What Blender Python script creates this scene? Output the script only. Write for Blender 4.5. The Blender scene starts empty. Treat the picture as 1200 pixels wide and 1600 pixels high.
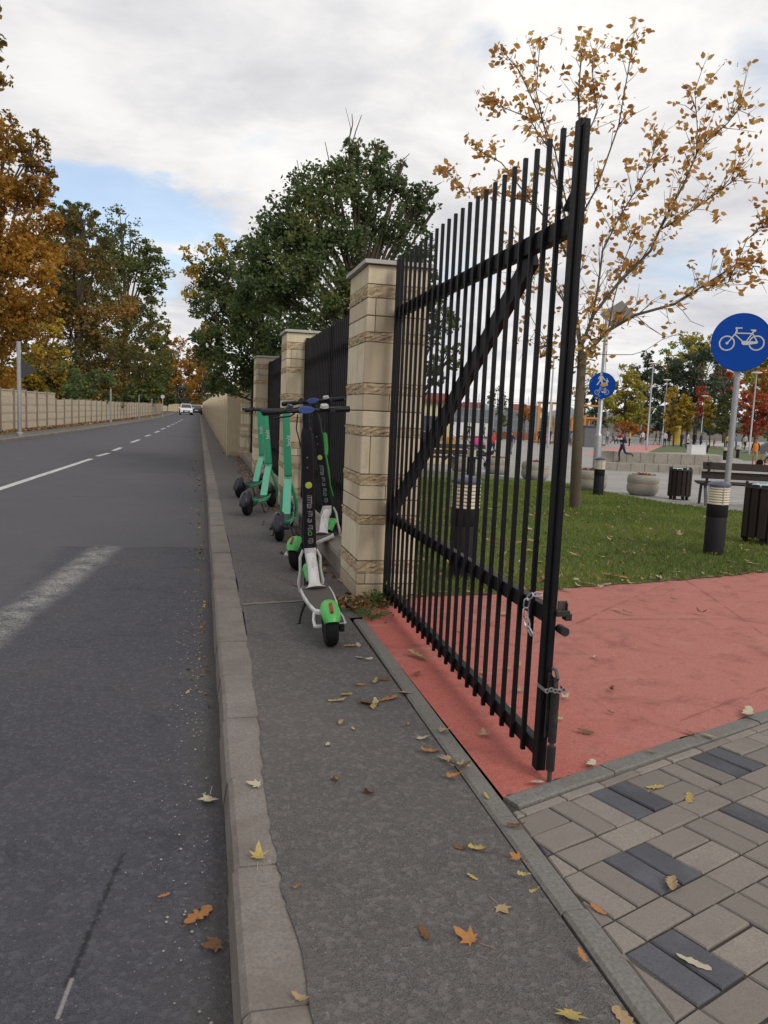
import bpy, bmesh, math, random
import numpy as np
from mathutils import Vector, Matrix
R = math.radians
SC = bpy.context.scene
COL = SC.collection
# ------------------------------------------------------------------ camera (calibrated from the street's vanishing points)
F_PX, EYE = 1247.0, 1.30
def _unit(v): return v / np.linalg.norm(v)
AY = _unit(np.array([310 - 600, 634 - 800, F_PX]))
_d = np.array([170 - 600, 10000.0, F_PX]); AZ = -_unit(_d - AY * (_d @ AY)); AX = np.cross(AY, AZ)
cam_d = bpy.data.cameras.new('camera'); cam = bpy.data.objects.new('camera', cam_d); COL.objects.link(cam)
cam_d.sensor_width = 36; cam_d.lens = F_PX / 1600 * 36; cam_d.clip_start = .05; cam_d.clip_end = 3000
cam.matrix_world = Matrix(((AX[0], -AX[1], -AX[2], 0), (AY[0], -AY[1], -AY[2], 0), (AZ[0], -AZ[1], -AZ[2], EYE), (0, 0, 0, 1)))
SC.camera = cam
SUN_EL, SUN_AZ = 38, 150            # degrees; azimuth clockwise from +Y: behind the camera and to the right
SUN_STRENGTH, SUN_ANGLE = 1.3, 22
SKY_STRENGTH, CLOUD = .14, .78
SC.view_settings.view_transform = 'Standard'; SC.view_settings.look = 'None'
SC.view_settings.exposure = .34; SC.view_settings.gamma = 1
SC.cycles.max_bounces = 6; SC.cycles.transparent_max_bounces = 6

def ray(px, py):
    c = _unit(np.array([px - 600, py - 800, F_PX])); return np.array([c @ AX, c @ AY, c @ AZ])
def gz(x, y): return max(-1.0, -(max(0, x - 2) * .006 + max(0, y - 5) * .019))     # the park falls gently away from the street
def street(px, py, z=0):
    r = ray(px, py); p = np.array([0, 0, EYE]) + r * ((z - EYE) / r[2]); return Vector(p)
def park(px, py):
    z = 0.
    for _ in range(80):
        p = street(px, py, z); z = .5 * z + .5 * gz(p.x, p.y)
    return p
def deep(px, py, d):
    c = np.array([px - 600, py - 800, F_PX]) / F_PX * d
    return Vector((c @ AX, c @ AY, c @ AZ + EYE))
def foot(px, d, zf=gz):
    """a point on the ground in picture column px, d metres into the scene"""
    z = 0
    for _ in range(30):
        lo, hi = 300., 1600.
        for _ in range(40):
            m = (lo + hi) / 2; p = deep(px, m, d)
            if p.z > z: lo = m
            else: hi = m
        z = zf(p.x, p.y)
    return Vector((p.x, p.y, z))

# ------------------------------------------------------------------ node helpers
class NT:
    def __init__(s, tree): s.t = tree; s.n = tree.nodes; s.l = tree.links
    def __call__(s, typ, **kw):
        nd = s.n.new(typ); ins = kw.pop('i', {})
        for k, v in kw.items(): setattr(nd, k, v)
        for k, v in ins.items():
            sk = nd.inputs[k]
            if isinstance(v, bpy.types.NodeSocket): s.l.new(v, sk)
            elif hasattr(v, 'outputs'): s.l.new(v.outputs[0], sk)
            else:
                if isinstance(v, (tuple, list)) and len(v) == 3 and sk.type == 'RGBA': v = (*v, 1)
                sk.default_value = v
        return nd
    def math(s, op, a, b=0., c=0., clamp=False): return s('ShaderNodeMath', operation=op, use_clamp=clamp, i={0: a, 1: b, 2: c}).outputs[0]
    def vmath(s, op, a, b=(0, 0, 0)):
        nd = s('ShaderNodeVectorMath', operation=op, i={0: a, 1: b}); return nd.outputs['Value'] if op in ('DOT_PRODUCT', 'LENGTH', 'DISTANCE') else nd.outputs[0]
    def noise(s, vec, scale, detail=4, rough=.55, dist=0): return s('ShaderNodeTexNoise', i={'Vector': vec, 'Scale': scale, 'Detail': detail, 'Roughness': rough, 'Distortion': dist}).outputs['Fac']
    def mix(s, f, a, b, blend='MIX'):
        nd = s('ShaderNodeMix', data_type='RGBA', blend_type=blend)
        for k, v in ((0, f), (6, a), (7, b)):
            if isinstance(v, bpy.types.NodeSocket): s.l.new(v, nd.inputs[k])
            else: nd.inputs[k].default_value = (*v, 1) if isinstance(v, (tuple, list)) and len(v) == 3 else v
        return nd.outputs[2]
    def ss(s, x, a, b):   # smoothstep
        return s('ShaderNodeMapRange', interpolation_type='SMOOTHSTEP', i={0: x, 1: a, 2: b, 3: 0., 4: 1.}).outputs[0]
    def ramp(s, f, stops):
        nd = s('ShaderNodeValToRGB', i={0: f}); e = nd.color_ramp.elements
        while len(e) < len(stops): e.new(.5)
        for el, (p, c) in zip(e, stops): el.position = p; el.color = (*c, 1)
        return nd.outputs[0]

def new_mat(name):
    m = bpy.data.materials.new(name); m.use_nodes = True; n = NT(m.node_tree); b = n.n['Principled BSDF']; return m, n, b
def link(n, b, sock, v): 
    if isinstance(v, bpy.types.NodeSocket): n.l.new(v, b.inputs[sock])
    else: b.inputs[sock].default_value = (*v, 1) if isinstance(v, (tuple, list)) else v
def bump(n, b, h, strength=.3, dist=.01):
    n.l.new(n('ShaderNodeBump', i={'Height': h, 'Strength': strength, 'Distance': dist}).outputs[0], b.inputs['Normal'])
def mul(c, k): return tuple(min(1, x * k) for x in c)
MATS = {}
def mat(name, col, rough=.6, var=.2, scale=6., bmp=0., bscale=60., metal=0., dirt=None, spec=.5, world=False):
    if name in MATS: return MATS[name]
    m, n, b = new_mat(name); MATS[name] = m
    v = n('ShaderNodeNewGeometry').outputs['Position'] if world else n('ShaderNodeTexCoord').outputs['Object']
    c = n.mix(n.noise(v, scale, 5), mul(col, 1 - var), mul(col, 1 + var))
    if dirt: c = n.mix(n.ss(n.noise(v, scale * .6, 6, .7), .5, .68), c, dirt)
    link(n, b, 'Base Color', c); b.inputs['Metallic'].default_value = metal; b.inputs['Specular IOR Level'].default_value = spec
    link(n, b, 'Roughness', n.math('MULTIPLY_ADD', n.noise(v, scale * 3, 3), .25, rough - .12))
    if bmp: bump(n, b, n.noise(v, bscale, 4), bmp, .004)
    return m
def leaf_mat(name, stops, patch=.35, trans=.35, pscale=.6):
    """leaf colours differ leaf by leaf and in patches through the crown"""
    if name in MATS: return MATS[name]
    m, n, b = new_mat(name); MATS[name] = m
    g = n('ShaderNodeNewGeometry'); pos = n('ShaderNodeTexCoord').outputs['Object']
    f = n.math('ADD', n.math('MULTIPLY', g.outputs['Random Per Island'], 1 - patch), n.math('MULTIPLY', n.ss(n.noise(pos, pscale, 2), .3, .7), patch))
    c = n.ramp(f, stops); link(n, b, 'Base Color', c); b.inputs['Roughness'].default_value = .55; b.inputs['Specular IOR Level'].default_value = .35
    t = n('ShaderNodeBsdfTranslucent', i={'Color': c})
    mx = n('ShaderNodeMixShader', i={0: trans, 1: b.outputs[0], 2: t.outputs[0]})
    n.l.new(mx.outputs[0], n.n['Material Output'].inputs[0])
    return m

# ------------------------------------------------------------------ world: real sky with a broken cloud deck
sun_dir = Vector((math.sin(R(SUN_AZ)) * math.cos(R(SUN_EL)), math.cos(R(SUN_AZ)) * math.cos(R(SUN_EL)), math.sin(R(SUN_EL))))
W = bpy.data.worlds.new('World'); SC.world = W; W.use_nodes = True
n = NT(W.node_tree); bg = n.n['Background']
sky = n('ShaderNodeTexSky', sky_type='NISHITA', sun_disc=False, sun_elevation=R(SUN_EL), sun_rotation=R(SUN_AZ), air_density=1.0, dust_density=1.2, ozone_density=1.5)
n.l.new(sky.outputs[0], bg.inputs[0]); bg.inputs[1].default_value = SKY_STRENGTH
dirv = n('ShaderNodeTexCoord').outputs['Generated']
sep = n('ShaderNodeSeparateXYZ', i={0: dirv})
zc = n.math('ADD', n.math('MAXIMUM', sep.outputs[2], 0.), .13)
flat = n('ShaderNodeCombineXYZ', i={0: n.math('DIVIDE', sep.outputs[0], zc), 1: n.math('DIVIDE', sep.outputs[1], zc), 2: .35}).outputs[0]
warp = n('ShaderNodeTexNoise', i={'Vector': flat, 'Scale': 1.2, 'Detail': 3}).outputs['Color']
flatw = n.vmath('ADD', flat, n.vmath('MULTIPLY', n.vmath('SUBTRACT', warp, (.5, .5, .5)), (.45, .45, .45)))
cover = n.noise(flatw, .9, 7, .58)
gaps = 0.; gapn = n.noise(flatw, 1.6, 6, .62)
for (px, py, rad, amt) in ((130, 298, .075, .85), (200, 325, .075, .9), (270, 350, .07, .85), (340, 372, .07, .7), (265, 440, .06, .55), (768, 75, .085, .62), (1195, 125, .10, .55), (1080, 470, .14, .55), (960, 430, .10, .35), (760, 470, .12, .45), (830, 560, .12, .3), (85, 285, .05, .6)):
    r = ray(px, py); dist = n.math('MULTIPLY', n.vmath('DISTANCE', dirv, tuple(r)), n.math('MULTIPLY_ADD', gapn, 2.4, -.1))
    gaps = n.math('ADD', gaps, n.math('MULTIPLY', n.math('SUBTRACT', 1., n.ss(dist, 0., rad)), amt * .42))
dens = n.math('SUBTRACT', n.math('ADD', cover, .12), gaps)
mask = n.math('MULTIPLY_ADD', n.ss(dens, .30, .52), .70, .30)
shade = n.ss(n.noise(flatw, 2.0, 9, .6), .30, .66)
shade2 = n.ss(n.noise(flatw, .55, 3, .5), .35, .65)
tone = n.math('ADD', n.math('MULTIPLY', shade, .6), n.math('MULTIPLY', shade2, .4))
ccol = n.mix(tone, (.60, .60, .65), (1.05, 1.03, 1.0))
cbg = n('ShaderNodeBackground', i={0: ccol, 1: CLOUD})
mixs = n('ShaderNodeMixShader', i={0: mask, 1: bg.outputs[0], 2: cbg.outputs[0]})
n.l.new(mixs.outputs[0], n.n['World Output'].inputs[0])
sd = bpy.data.lights.new('sun', 'SUN'); sd.energy = SUN_STRENGTH; sd.angle = R(SUN_ANGLE); sd.color = (1, .94, .86)
so = bpy.data.objects.new('sun', sd); COL.objects.link(so); so.rotation_euler = sun_dir.to_track_quat('Z', 'Y').to_euler()

# ------------------------------------------------------------------ mesh helpers
class MB:
    def __init__(s): s.v = []; s.f = []; s.m = []
    def add(s, vs, fs, mi=0):
        o = len(s.v); s.v += [tuple(v) for v in vs]; s.f += [tuple(i + o for i in f) for f in fs]; s.m += [mi] * len(fs); return s
    def box(s, c, d, rot=None, mi=0, ch=0.):
        """box with centre c and size d; ch chamfers the upright edges"""
        hx, hy, hz = d[0] / 2, d[1] / 2, d[2] / 2
        if ch:
            ring = [(hx, -hy + ch), (hx, hy - ch), (hx - ch, hy), (-hx + ch, hy), (-hx, hy - ch), (-hx, -hy + ch), (-hx + ch, -hy), (hx - ch, -hy)]
            L = [((1 - ch / hx) , -hz), (1, -hz + ch), (1, hz - ch), ((1 - ch / hx), hz)]
            vs = []
            for k, (q, z) in enumerate(L):
                for (x, y) in ring: vs.append((x - math.copysign(ch * .6, x) if q != 1 else x, y - math.copysign(ch * .6, y) if q != 1 else y, z))
            fs = [tuple(range(7, -1, -1)), tuple(range(24, 32))]
            for k in range(3):
                for j in range(8): a, b = k * 8 + j, k * 8 + (j + 1) % 8; fs.append((a, b, b + 8, a + 8))
        else:
            vs = [(sx * hx, sy * hy, sz * hz) for sz in (-1, 1) for sy in (-1, 1) for sx in (-1, 1)]
            fs = [(0, 2, 3, 1), (4, 5, 7, 6), (0, 1, 5, 4), (2, 6, 7, 3), (0, 4, 6, 2), (1, 3, 7, 5)]
        M = (Matrix.Rotation(rot, 3, 'Z') if isinstance(rot, (int, float)) else rot) if rot is not None else None
        cc = Vector(c); vs = [(M @ Vector(v) if M else Vector(v)) + cc for v in vs]
        return s.add(vs, fs, mi)
    def path(s, pts, rad, n=8, mi=0, cap=True, sq=None):
        """a tube through points with a radius (or one per point)"""
        pts = [Vector(p) for p in pts]; rr = rad if isinstance(rad, (list, tuple)) else [rad] * len(pts); vs = []; up0 = None
        for i, p in enumerate(pts):
            t = (pts[min(i + 1, len(pts) - 1)] - pts[max(i - 1, 0)])
            t = t.normalized() if t.length > 1e-9 else Vector((0, 0, 1))
            if up0 is None: up0 = Vector((0, 0, 1)) if abs(t.z) < .9 else Vector((0, 1, 0))
            a = t.cross(up0).normalized(); b = a.cross(t).normalized(); up0 = b
            for k in range(n):
                th = 2 * math.pi * k / n + (math.pi / 4 if n == 4 else 0)
                vs.append(p + (a * math.cos(th) * (sq or 1) + b * math.sin(th)) * rr[i] * (1.414 if n == 4 else 1))
        fs = []
        for i in range(len(pts) - 1):
            for k in range(n): a, b = i * n + k, i * n + (k + 1) % n; fs.append((a, b, b + n, a + n))
        if cap: fs += [tuple(range(n - 1, -1, -1)), tuple(range((len(pts) - 1) * n, len(pts) * n))]
        return s.add(vs, fs, mi)
    def lathe(s, prof, c=(0, 0, 0), n=24, mi=0, axis='Z'):
        vs, fs = [], []
        for (r, z) in prof:
            for k in range(n):
                th = 2 * math.pi * k / n; x, y = r * math.cos(th), r * math.sin(th)
                q = (x, y, z) if axis == 'Z' else ((x, z, y) if axis == 'Y' else (z, x, y)); vs.append(tuple(q[i] + c[i] for i in range(3)))
        for i in range(len(prof) - 1):
            for k in range(n):
                a, b = i * n + k, i * n + (k + 1) % n
                fs.append((a, b, b + n, a + n) if axis != 'Y' else (a, a + n, b + n, b))
        fs += [tuple(range(n - 1, -1, -1)), tuple(range((len(prof) - 1) * n, len(prof) * n))]
        return s.add(vs, fs, mi)
    def prism(s, poly, a, b, plane='XY', mi=0, off=(0, 0, 0)):
        def q(u, v, w): p = {'XY': (u, v, w), 'XZ': (u, w, v), 'YZ': (w, u, v)}[plane]; return (p[0] + off[0], p[1] + off[1], p[2] + off[2])
        k = len(poly); vs = [q(u, v, a) for u, v in poly] + [q(u, v, b) for u, v in poly]
        fs = [tuple(range(k - 1, -1, -1)), tuple(range(k, 2 * k))] + [(i, (i + 1) % k, k + (i + 1) % k, k + i) for i in range(k)]
        return s.add(vs, fs, mi)
    def loft(s, rings, mi=0, cap=True):
        k = len(rings[0]); vs = [p for r in rings for p in r]; fs = []
        for i in range(len(rings) - 1):
            for j in range(k): a, b = i * k + j, i * k + (j + 1) % k; fs.append((a, b, b + k, a + k))
        if cap: fs += [tuple(range(k - 1, -1, -1)), tuple(range((len(rings) - 1) * k, len(rings) * k))]
        return s.add(vs, fs, mi)
    def build(s, name, m, parent=None, smooth=35, bev=0., loc=None, fix=True):
        me = bpy.data.meshes.new(name); me.from_pydata([tuple(v) for v in s.v], [], s.f)
        for q in (m if isinstance(m, (list, tuple)) else [m]): me.materials.append(q)
        if any(s.m): me.polygons.foreach_set('material_index', s.m)
        if fix and len(s.f) < 20000:
            bm = bmesh.new(); bm.from_mesh(me); bmesh.ops.recalc_face_normals(bm, faces=bm.faces); bm.to_mesh(me); bm.free()
        if smooth:
            me.polygons.foreach_set('use_smooth', [True] * len(me.polygons)); me.set_sharp_from_angle(angle=R(smooth))
        o = bpy.data.objects.new(name, me); COL.objects.link(o)
        if parent is not None: o.parent = parent
        if loc is not None: o.location = loc
        if bev:
            md = o.modifiers.new('bevel', 'BEVEL'); md.width = bev; md.segments = 2; md.limit_method = 'ANGLE'; md.angle_limit = R(40); md.harden_normals = False
        return o
def tag(o, label, cat, group=None):
    o['label'] = label; o['category'] = cat
    if group: o['group'] = group
    return o
def thing(name, label, cat, loc=(0, 0, 0), rz=0., group=None):
    o = bpy.data.objects.new(name, None); COL.objects.link(o); o.location = loc; o.rotation_euler = (0, 0, rz); o.empty_display_size = .1
    return tag(o, label, cat, group)
def structure(o): o['kind'] = 'structure'; return o
def dup(o, loc=None, rz=None, label=None, group=None, scale=None):
    def cp(a, parent):
        c = a.copy(); COL.objects.link(c)
        if parent is not None: c.parent = parent
        for ch in a.children: cp(ch, c)
        return c
    c = cp(o, None)
    if loc is not None: c.location = loc
    if rz is not None: c.rotation_euler = (0, 0, rz)
    if scale: c.scale = (scale,) * 3
    if label: c['label'] = label
    if group: c['group'] = group
    return c
PARK_BREAKS = [((0, 5, 0), (0, 1, 0)), ((2, 0, 0), (1, 0, 0)), ((2, 5 + 1 / .019, 0), (.006, .019, 0))]
def sheet(name, poly, m, zf=0., breaks=(), grid=0, loc=None):
    bm = bmesh.new(); f = bm.faces.new([bm.verts.new((p[0], p[1], 0)) for p in poly])
    if f.normal.z < 0 or (f.normal_update() or f.normal.z < 0): f.normal_flip()
    bmesh.ops.triangulate(bm, faces=bm.faces[:])
    for co, no in breaks: bmesh.ops.bisect_plane(bm, geom=bm.verts[:] + bm.edges[:] + bm.faces[:], dist=1e-5, plane_co=co, plane_no=no)
    for v in bm.verts: v.co.z = zf(v.co.x, v.co.y) if callable(zf) else zf
    bmesh.ops.recalc_face_normals(bm, faces=bm.faces)
    if sum(q.normal.z for q in bm.faces) < 0: bmesh.ops.reverse_faces(bm, faces=bm.faces[:])
    me = bpy.data.meshes.new(name); bm.to_mesh(me); bm.free(); me.materials.append(m)
    o = bpy.data.objects.new(name, me); COL.objects.link(o); return structure(o)
def jag(p, q, step, amp, rng):
    """a straight edge from p to q broken up into an uneven one"""
    p, q = Vector(p[:2]), Vector(q[:2]); L = (q - p).length; k = max(1, int(L / step)); nrm = Vector((-(q - p).y, (q - p).x)).normalized(); out = []; w = 0
    for i in range(k):
        w = .6 * w + rng.uniform(-amp, amp); t = (i + rng.uniform(-.3, .3) * (0 < i)) / k; out.append(tuple(p.lerp(q, t) + nrm * w * (0 < i)))
    return out

# ------------------------------------------------------------------ ground materials
def asphalt(name, base, warm, grit=1., marks=None):
    m, n, b = new_mat(name); pos = n('ShaderNodeNewGeometry').outputs['Position']
    fine = n.noise(pos, 260, 3, .7); vor = n('ShaderNodeTexVoronoi', i={'Vector': pos, 'Scale': 130.}); big = n.noise(pos, .9, 5, .6); mid = n.noise(pos, 7, 5, .6)
    c = n.mix(n.ss(fine, .3, .72), mul(base, .5), mul(base, 1.6)); c = n.mix(n.math('MULTIPLY', n.ss(n.noise(pos, 95, 3, .7), .5, .7), .45), c, mul(base, 1.7))
    c = n.mix(n.math('MULTIPLY', n.ss(big, .42, .68), .55), c, warm)
    c = n.mix(n.math('MULTIPLY', n.ss(mid, .5, .75), .3), c, mul(base, .6))
    stone = n.ss(n('ShaderNodeTexWhiteNoise', i={'Vector': vor.outputs['Position']}).outputs['Value'], .965, .99)
    near = n.math('LESS_THAN', vor.outputs['Distance'], .42)
    c = n.mix(n.math('MULTIPLY', n.math('MULTIPLY', stone, near), .55), c, (.27, .26, .25))
    v2 = n('ShaderNodeTexVoronoi', i={'Vector': pos, 'Scale': 62.}); c = n.mix(n.math('MULTIPLY', n.ss(n('ShaderNodeTexWhiteNoise', i={'Vector': v2.outputs['Position']}).outputs['Value'], .5, 1.), .38), c, n.mix(n('ShaderNodeTexWhiteNoise', i={'Vector': v2.outputs['Position']}).outputs['Value'], mul(base, .45), mul(base, 2.1)))
    c = n.mix(n.math('MULTIPLY', n.ss(n.noise(pos, 2.6, 8, .72, .8), .55, .70), .45), c, mul(base, .55))
    if marks: c = marks(n, pos, c)
    link(n, b, 'Base Color', c); b.inputs['Roughness'].default_value = .9; b.inputs['Specular IOR Level'].default_value = .18
    bump(n, b, n.math('ADD', n.math('ADD', n.math('MULTIPLY', vor.outputs['Distance'], .5), n.math('MULTIPLY', v2.outputs['Distance'], .8)), fine), .75 * grit, .007)
    return m
def seg_dist(n, pos, a, b):
    """distance in plan to the line from a to b"""
    a, b = Vector((a[0], a[1])), Vector((b[0], b[1])); d = (b - a).normalized(); L = (b - a).length
    u = n.vmath('DOT_PRODUCT', n.vmath('SUBTRACT', pos, (a.x, a.y, 0)), (d.x, d.y, 0)); w = n.vmath('DOT_PRODUCT', n.vmath('SUBTRACT', pos, (a.x, a.y, 0)), (-d.y, d.x, 0))
    du = n.math('MAXIMUM', n.math('MAXIMUM', n.math('MULTIPLY', u, -1.), n.math('SUBTRACT', u, L)), 0.)
    return n.math('SQRT', n.math('ADD', n.math('MULTIPLY', du, du), n.math('MULTIPLY', w, w)))
def road_marks(n, pos, c):
    sx = n('ShaderNodeSeparateXYZ', i={0: pos}); x, y = sx.outputs[0], sx.outputs[1]
    wob = n.math('MULTIPLY', n.math('SUBTRACT', n.noise(pos, 3., 4), .5), .25)
    # older, lighter asphalt beyond the seam and outside the repaired lane
    old = n.math('MAXIMUM', n.ss(n.math('ADD', y, n.math('MULTIPLY', wob, .5)), 8.12, 8.2), n.ss(n.math('ADD', n.math('MULTIPLY', x, -1.), wob), 1.15, 1.4))
    c = n.mix(n.math('MULTIPLY', old, .55), c, n.mix(n.noise(pos, 1.2, 5), (.092, .092, .102), (.135, .132, .136)))
    # pale dusty band along the edge of the repair
    dd = n.math('ADD', seg_dist(n, pos, (-1.5, 2.6), (-.86, 8.1)), n.math('MULTIPLY', wob, .7))
    tex = n.math('MULTIPLY', n.ss(n.noise(pos, 80, 4, .8), .40, .56), n.ss(n.noise(pos, 6, 6, .75), .3, .62))
    c = n.mix(n.math('MULTIPLY', n.math('MULTIPLY', n.math('SUBTRACT', 1., n.ss(dd, .06, .2)), tex), 1.), c, (.36, .345, .325))
    # tyre scuff, dark cracks
    d2 = n.math('ADD', seg_dist(n, pos, tuple(street(192, 1335, -.12)), tuple(street(105, 1540, -.12))), n.math('ADD', n.math('MULTIPLY', wob, .08), n.math('MULTIPLY', n.math('SUBTRACT', n.noise(pos, 45, 4, .8), .45), .05)))
    c = n.mix(n.math('MULTIPLY', n.math('SUBTRACT', 1., n.ss(d2, .0, .016)), .75), c, (.016, .016, .017))
    d2 = seg_dist(n, pos, tuple(street(112, 1530, -.12)), tuple(street(90, 1590, -.12)))
    c = n.mix(n.math('MULTIPLY', n.math('SUBTRACT', 1., n.ss(d2, .002, .008)), .7), c, (.33, .32, .31))
    for (a, b, w) in (((-3.0, 24), (.1, 23.6), .05), ((-2.2, 17.5), (.1, 17.3), .035), ((-1.8, 12.6), (-.3, 12.5), .02), ((-1.5, 38), (.1, 37), .12), ((-1.1, 33), (0, 33), .1), ((-2.4, 8.2), (.1, 8.14), .012)):
        c = n.mix(n.math('MULTIPLY', n.math('SUBTRACT', 1., n.ss(n.math('ADD', seg_dist(n, pos, a, b), n.math('MULTIPLY', wob, .5)), 0., w)), .75), c, (.03, .03, .031))
    # silt washed against the kerb
    g = n.math('SUBTRACT', n.ss(n.math('ADD', x, n.math('MULTIPLY', n.noise(pos, 2.2, 4), .5)), .14, .50), 0.)
    c = n.mix(n.math('MULTIPLY', g, n.math('MULTIPLY_ADD', n.noise(pos, 14, 5, .7), .9, .1)), c, (.125, .103, .08))
    return c
M_ROAD = asphalt('road_asphalt', (.068, .068, .080), (.084, .082, .088), 1., road_marks)
M_WALK = asphalt('sidewalk_asphalt', (.110, .103, .101), (.140, .126, .118), 1.1)
M_FARWALK = asphalt('far_sidewalk_asphalt', (.12, .115, .11), (.15, .13, .11))
def concrete(name, base, warm, blot=.5, coarse=90):
    m, n, b = new_mat(name); pos = n('ShaderNodeNewGeometry').outputs['Position']
    c = n.mix(n.ss(n.noise(pos, coarse, 4, .7), .3, .7), mul(base, .78), mul(base, 1.2))
    c = n.mix(n.math('MULTIPLY', n.ss(n.noise(pos, 3.5, 6, .65), .4, .7), blot), c, warm)
    spots = n.ss(n.noise(pos, 30, 3, .6), .68, .74); c = n.mix(n.math('MULTIPLY', spots, .5), c, mul(base, 1.7))
    link(n, b, 'Base Color', c); b.inputs['Roughness'].default_value = .9; b.inputs['Specular IOR Level'].default_value = .15; bump(n, b, n.noise(pos, coarse * 1.5, 4, .7), .35, .004)
    return m
M_KERB = concrete('kerb_concrete', (.200, .178, .161), (.135, .116, .10), .75)
M_EDGE = concrete('edging_concrete', (.165, .158, .146), (.13, .12, .105))
def paver_mat(name, base, k):
    m, n, b = new_mat(name); g = n('ShaderNodeNewGeometry'); pos = g.outputs['Position']
    c = n.mix(g.outputs['Random Per Island'], mul(base, .80), mul(base, 1.16))
    c = n.mix(n.ss(n.noise(pos, 150, 3, .7), .3, .7), n.mix(.5, c, mul(base, .55)), c)
    c = n.mix(n.math('MULTIPLY', n.ss(n.noise(pos, 5, 6, .7), .45, .75), .45), c, mul(base, k))
    link(n, b, 'Base Color', c); b.inputs['Roughness'].default_value = .9; b.inputs['Specular IOR Level'].default_value = .15; bump(n, b, n.noise(pos, 220, 3, .7), .4, .003)
    return m
M_PAVE = paver_mat('paver_grey', (.232, .205, .182), .6); M_PAVE_D = paver_mat('paver_dark', (.092, .092, .104), 1.5)
M_JOINT = mat('joint_dirt', (.04, .034, .028), .95, .4, 30, world=True)
def red_mat():
    m, n, b = new_mat('red_coating'); pos = n('ShaderNodeNewGeometry').outputs['Position']; x = n('ShaderNodeSeparateXYZ', i={0: pos}).outputs[0]
    base, pale = (.385, .102, .082), (.375, .150, .127)
    c = n.mix(n.ss(n.math('ADD', x, n.noise(pos, 1.1, 4)), 1.55, 2.6), base, pale)
    c = n.mix(n.math('MULTIPLY', n.ss(n.noise(pos, 170, 3, .8), .45, .68), .5), c, (.56, .27, .23)); c = n.mix(n.math('MULTIPLY', n.ss(n.noise(pos, 75, 3, .8), .52, .68), .5), c, (.22, .07, .06))
    c = n.mix(n.math('MULTIPLY', n.ss(n.noise(pos, 3, 8, .74, 1.4), .48, .70), .7), c, (.215, .088, .076)); c = n.mix(n.math('MULTIPLY', n.ss(n.noise(n.vmath('MULTIPLY', pos, (1., 3., 1.)), 2.2, 7, .7, .6), .52, .72), .5), c, (.43, .23, .19))
    c = n.mix(n.math('MULTIPLY', n.ss(n.noise(pos, 16, 6, .75), .58, .74), .7), c, (.12, .06, .05))
    for (a, q) in (((2.1, 3.0), (9, 6.4)), ((2.6, 4.7), (7, 4.6)), ((1.7, 4.0), (4.1, 6.1)), ((3.2, 3.3), (4.2, 6.2))):
        wob = n.math('MULTIPLY', n.math('SUBTRACT', n.noise(pos, 5, 4), .5), .07)
        c = n.mix(n.math('MULTIPLY', n.math('SUBTRACT', 1., n.ss(n.math('ADD', seg_dist(n, pos, a, q), wob), 0., .012)), .55), c, (.2, .075, .065))
    link(n, b, 'Base Color', c); b.inputs['Roughness'].default_value = .92; b.inputs['Specular IOR Level'].default_value = .08; bump(n, b, n.noise(pos, 180, 4, .75), .6, .005)
    return m
M_RED = red_mat()
def plaza_mat():
    m, n, b = new_mat('plaza_paving'); pos = n('ShaderNodeNewGeometry').outputs['Position']
    br = n('ShaderNodeTexBrick', i={'Vector': n('ShaderNodeMapping', i={'Vector': pos, 'Rotation': (0, 0, R(-22))}).outputs[0], 'Color1': (.235, .225, .21, 1), 'Color2': (.29, .275, .255, 1), 'Mortar': (.17, .16, .15, 1), 'Scale': 1.0, 'Mortar Size': .012, 'Brick Width': .6, 'Row Height': .3})
    band = n('ShaderNodeTexBrick', i={'Vector': n('ShaderNodeMapping', i={'Vector': pos, 'Rotation': (0, 0, R(-22))}).outputs[0], 'Color1': (1, 1, 1, 1), 'Color2': (1, 1, 1, 1), 'Mortar': (0, 0, 0, 1), 'Scale': 1.0, 'Mortar Size': .12, 'Brick Width': 5.0, 'Row Height': 2.4})
    c = n.mix(n.math('MULTIPLY', n.math('SUBTRACT', 1., band.outputs[0]), .5), br.outputs[0], (.36, .35, .33))
    c = n.mix(n.math('MULTIPLY', n.ss(n.noise(pos, .5, 6, .6), .4, .7), .3), c, (.17, .16, .145))
    link(n, b, 'Base Color', c); b.inputs['Roughness'].default_value = .8; return m
M_PLAZA = plaza_mat()
M_SOIL = mat('lawn_soil', (.075, .090, .028), .95, .5, 9, .3, 40, world=True)
M_EARTH = mat('bare_ground', (.09, .075, .05), .95, .4, 1.5, world=True)
M_PAINT = mat('road_paint', (.50, .49, .47), .7, .25, 14, world=True, dirt=(.14, .135, .13))
rng = random.Random(7)
# ------------------------------------------------------------------ SETTING: ground, road, pavements, park surfaces
def zbase(x, y): return -.34 if x < 1.25 else gz(x, y) - .1
structure(sheet('ground', [(-700, -60), (1.25, -60), (1.26, -60), (700, -60), (700, 1200), (-700, 1200)], M_EARTH, lambda x, y: zbase(x, y), PARK_BREAKS + [((1.24, 0, 0), (1, 0, 0)), ((1.30, 0, 0), (1, 0, 0))]))
LEFT_KERB = [(-7.3, -8), (-7.0, 5), (-6.55, 15), (-5.97, 26.8), (-5.15, 40), (-4.25, 62), (-3.6, 85), (-3.5, 100), (-3.5, 122), (-4.6, 136), (-8, 146), (-16, 151), (-40, 155)]
KX = lambda y: .10 + min(max(y, 0), 12) * .004            # road side of the kerb
RIGHT_EDGE = [(KX(y), y) for y in (-8, 0, 4, 8, 12, 30, 60, 90, 122, 148)] + [(-3, 156), (-14, 160), (-40, 164)]
sheet('road', LEFT_KERB[::1] + RIGHT_EDGE[::-1], M_ROAD, -.12)
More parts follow.
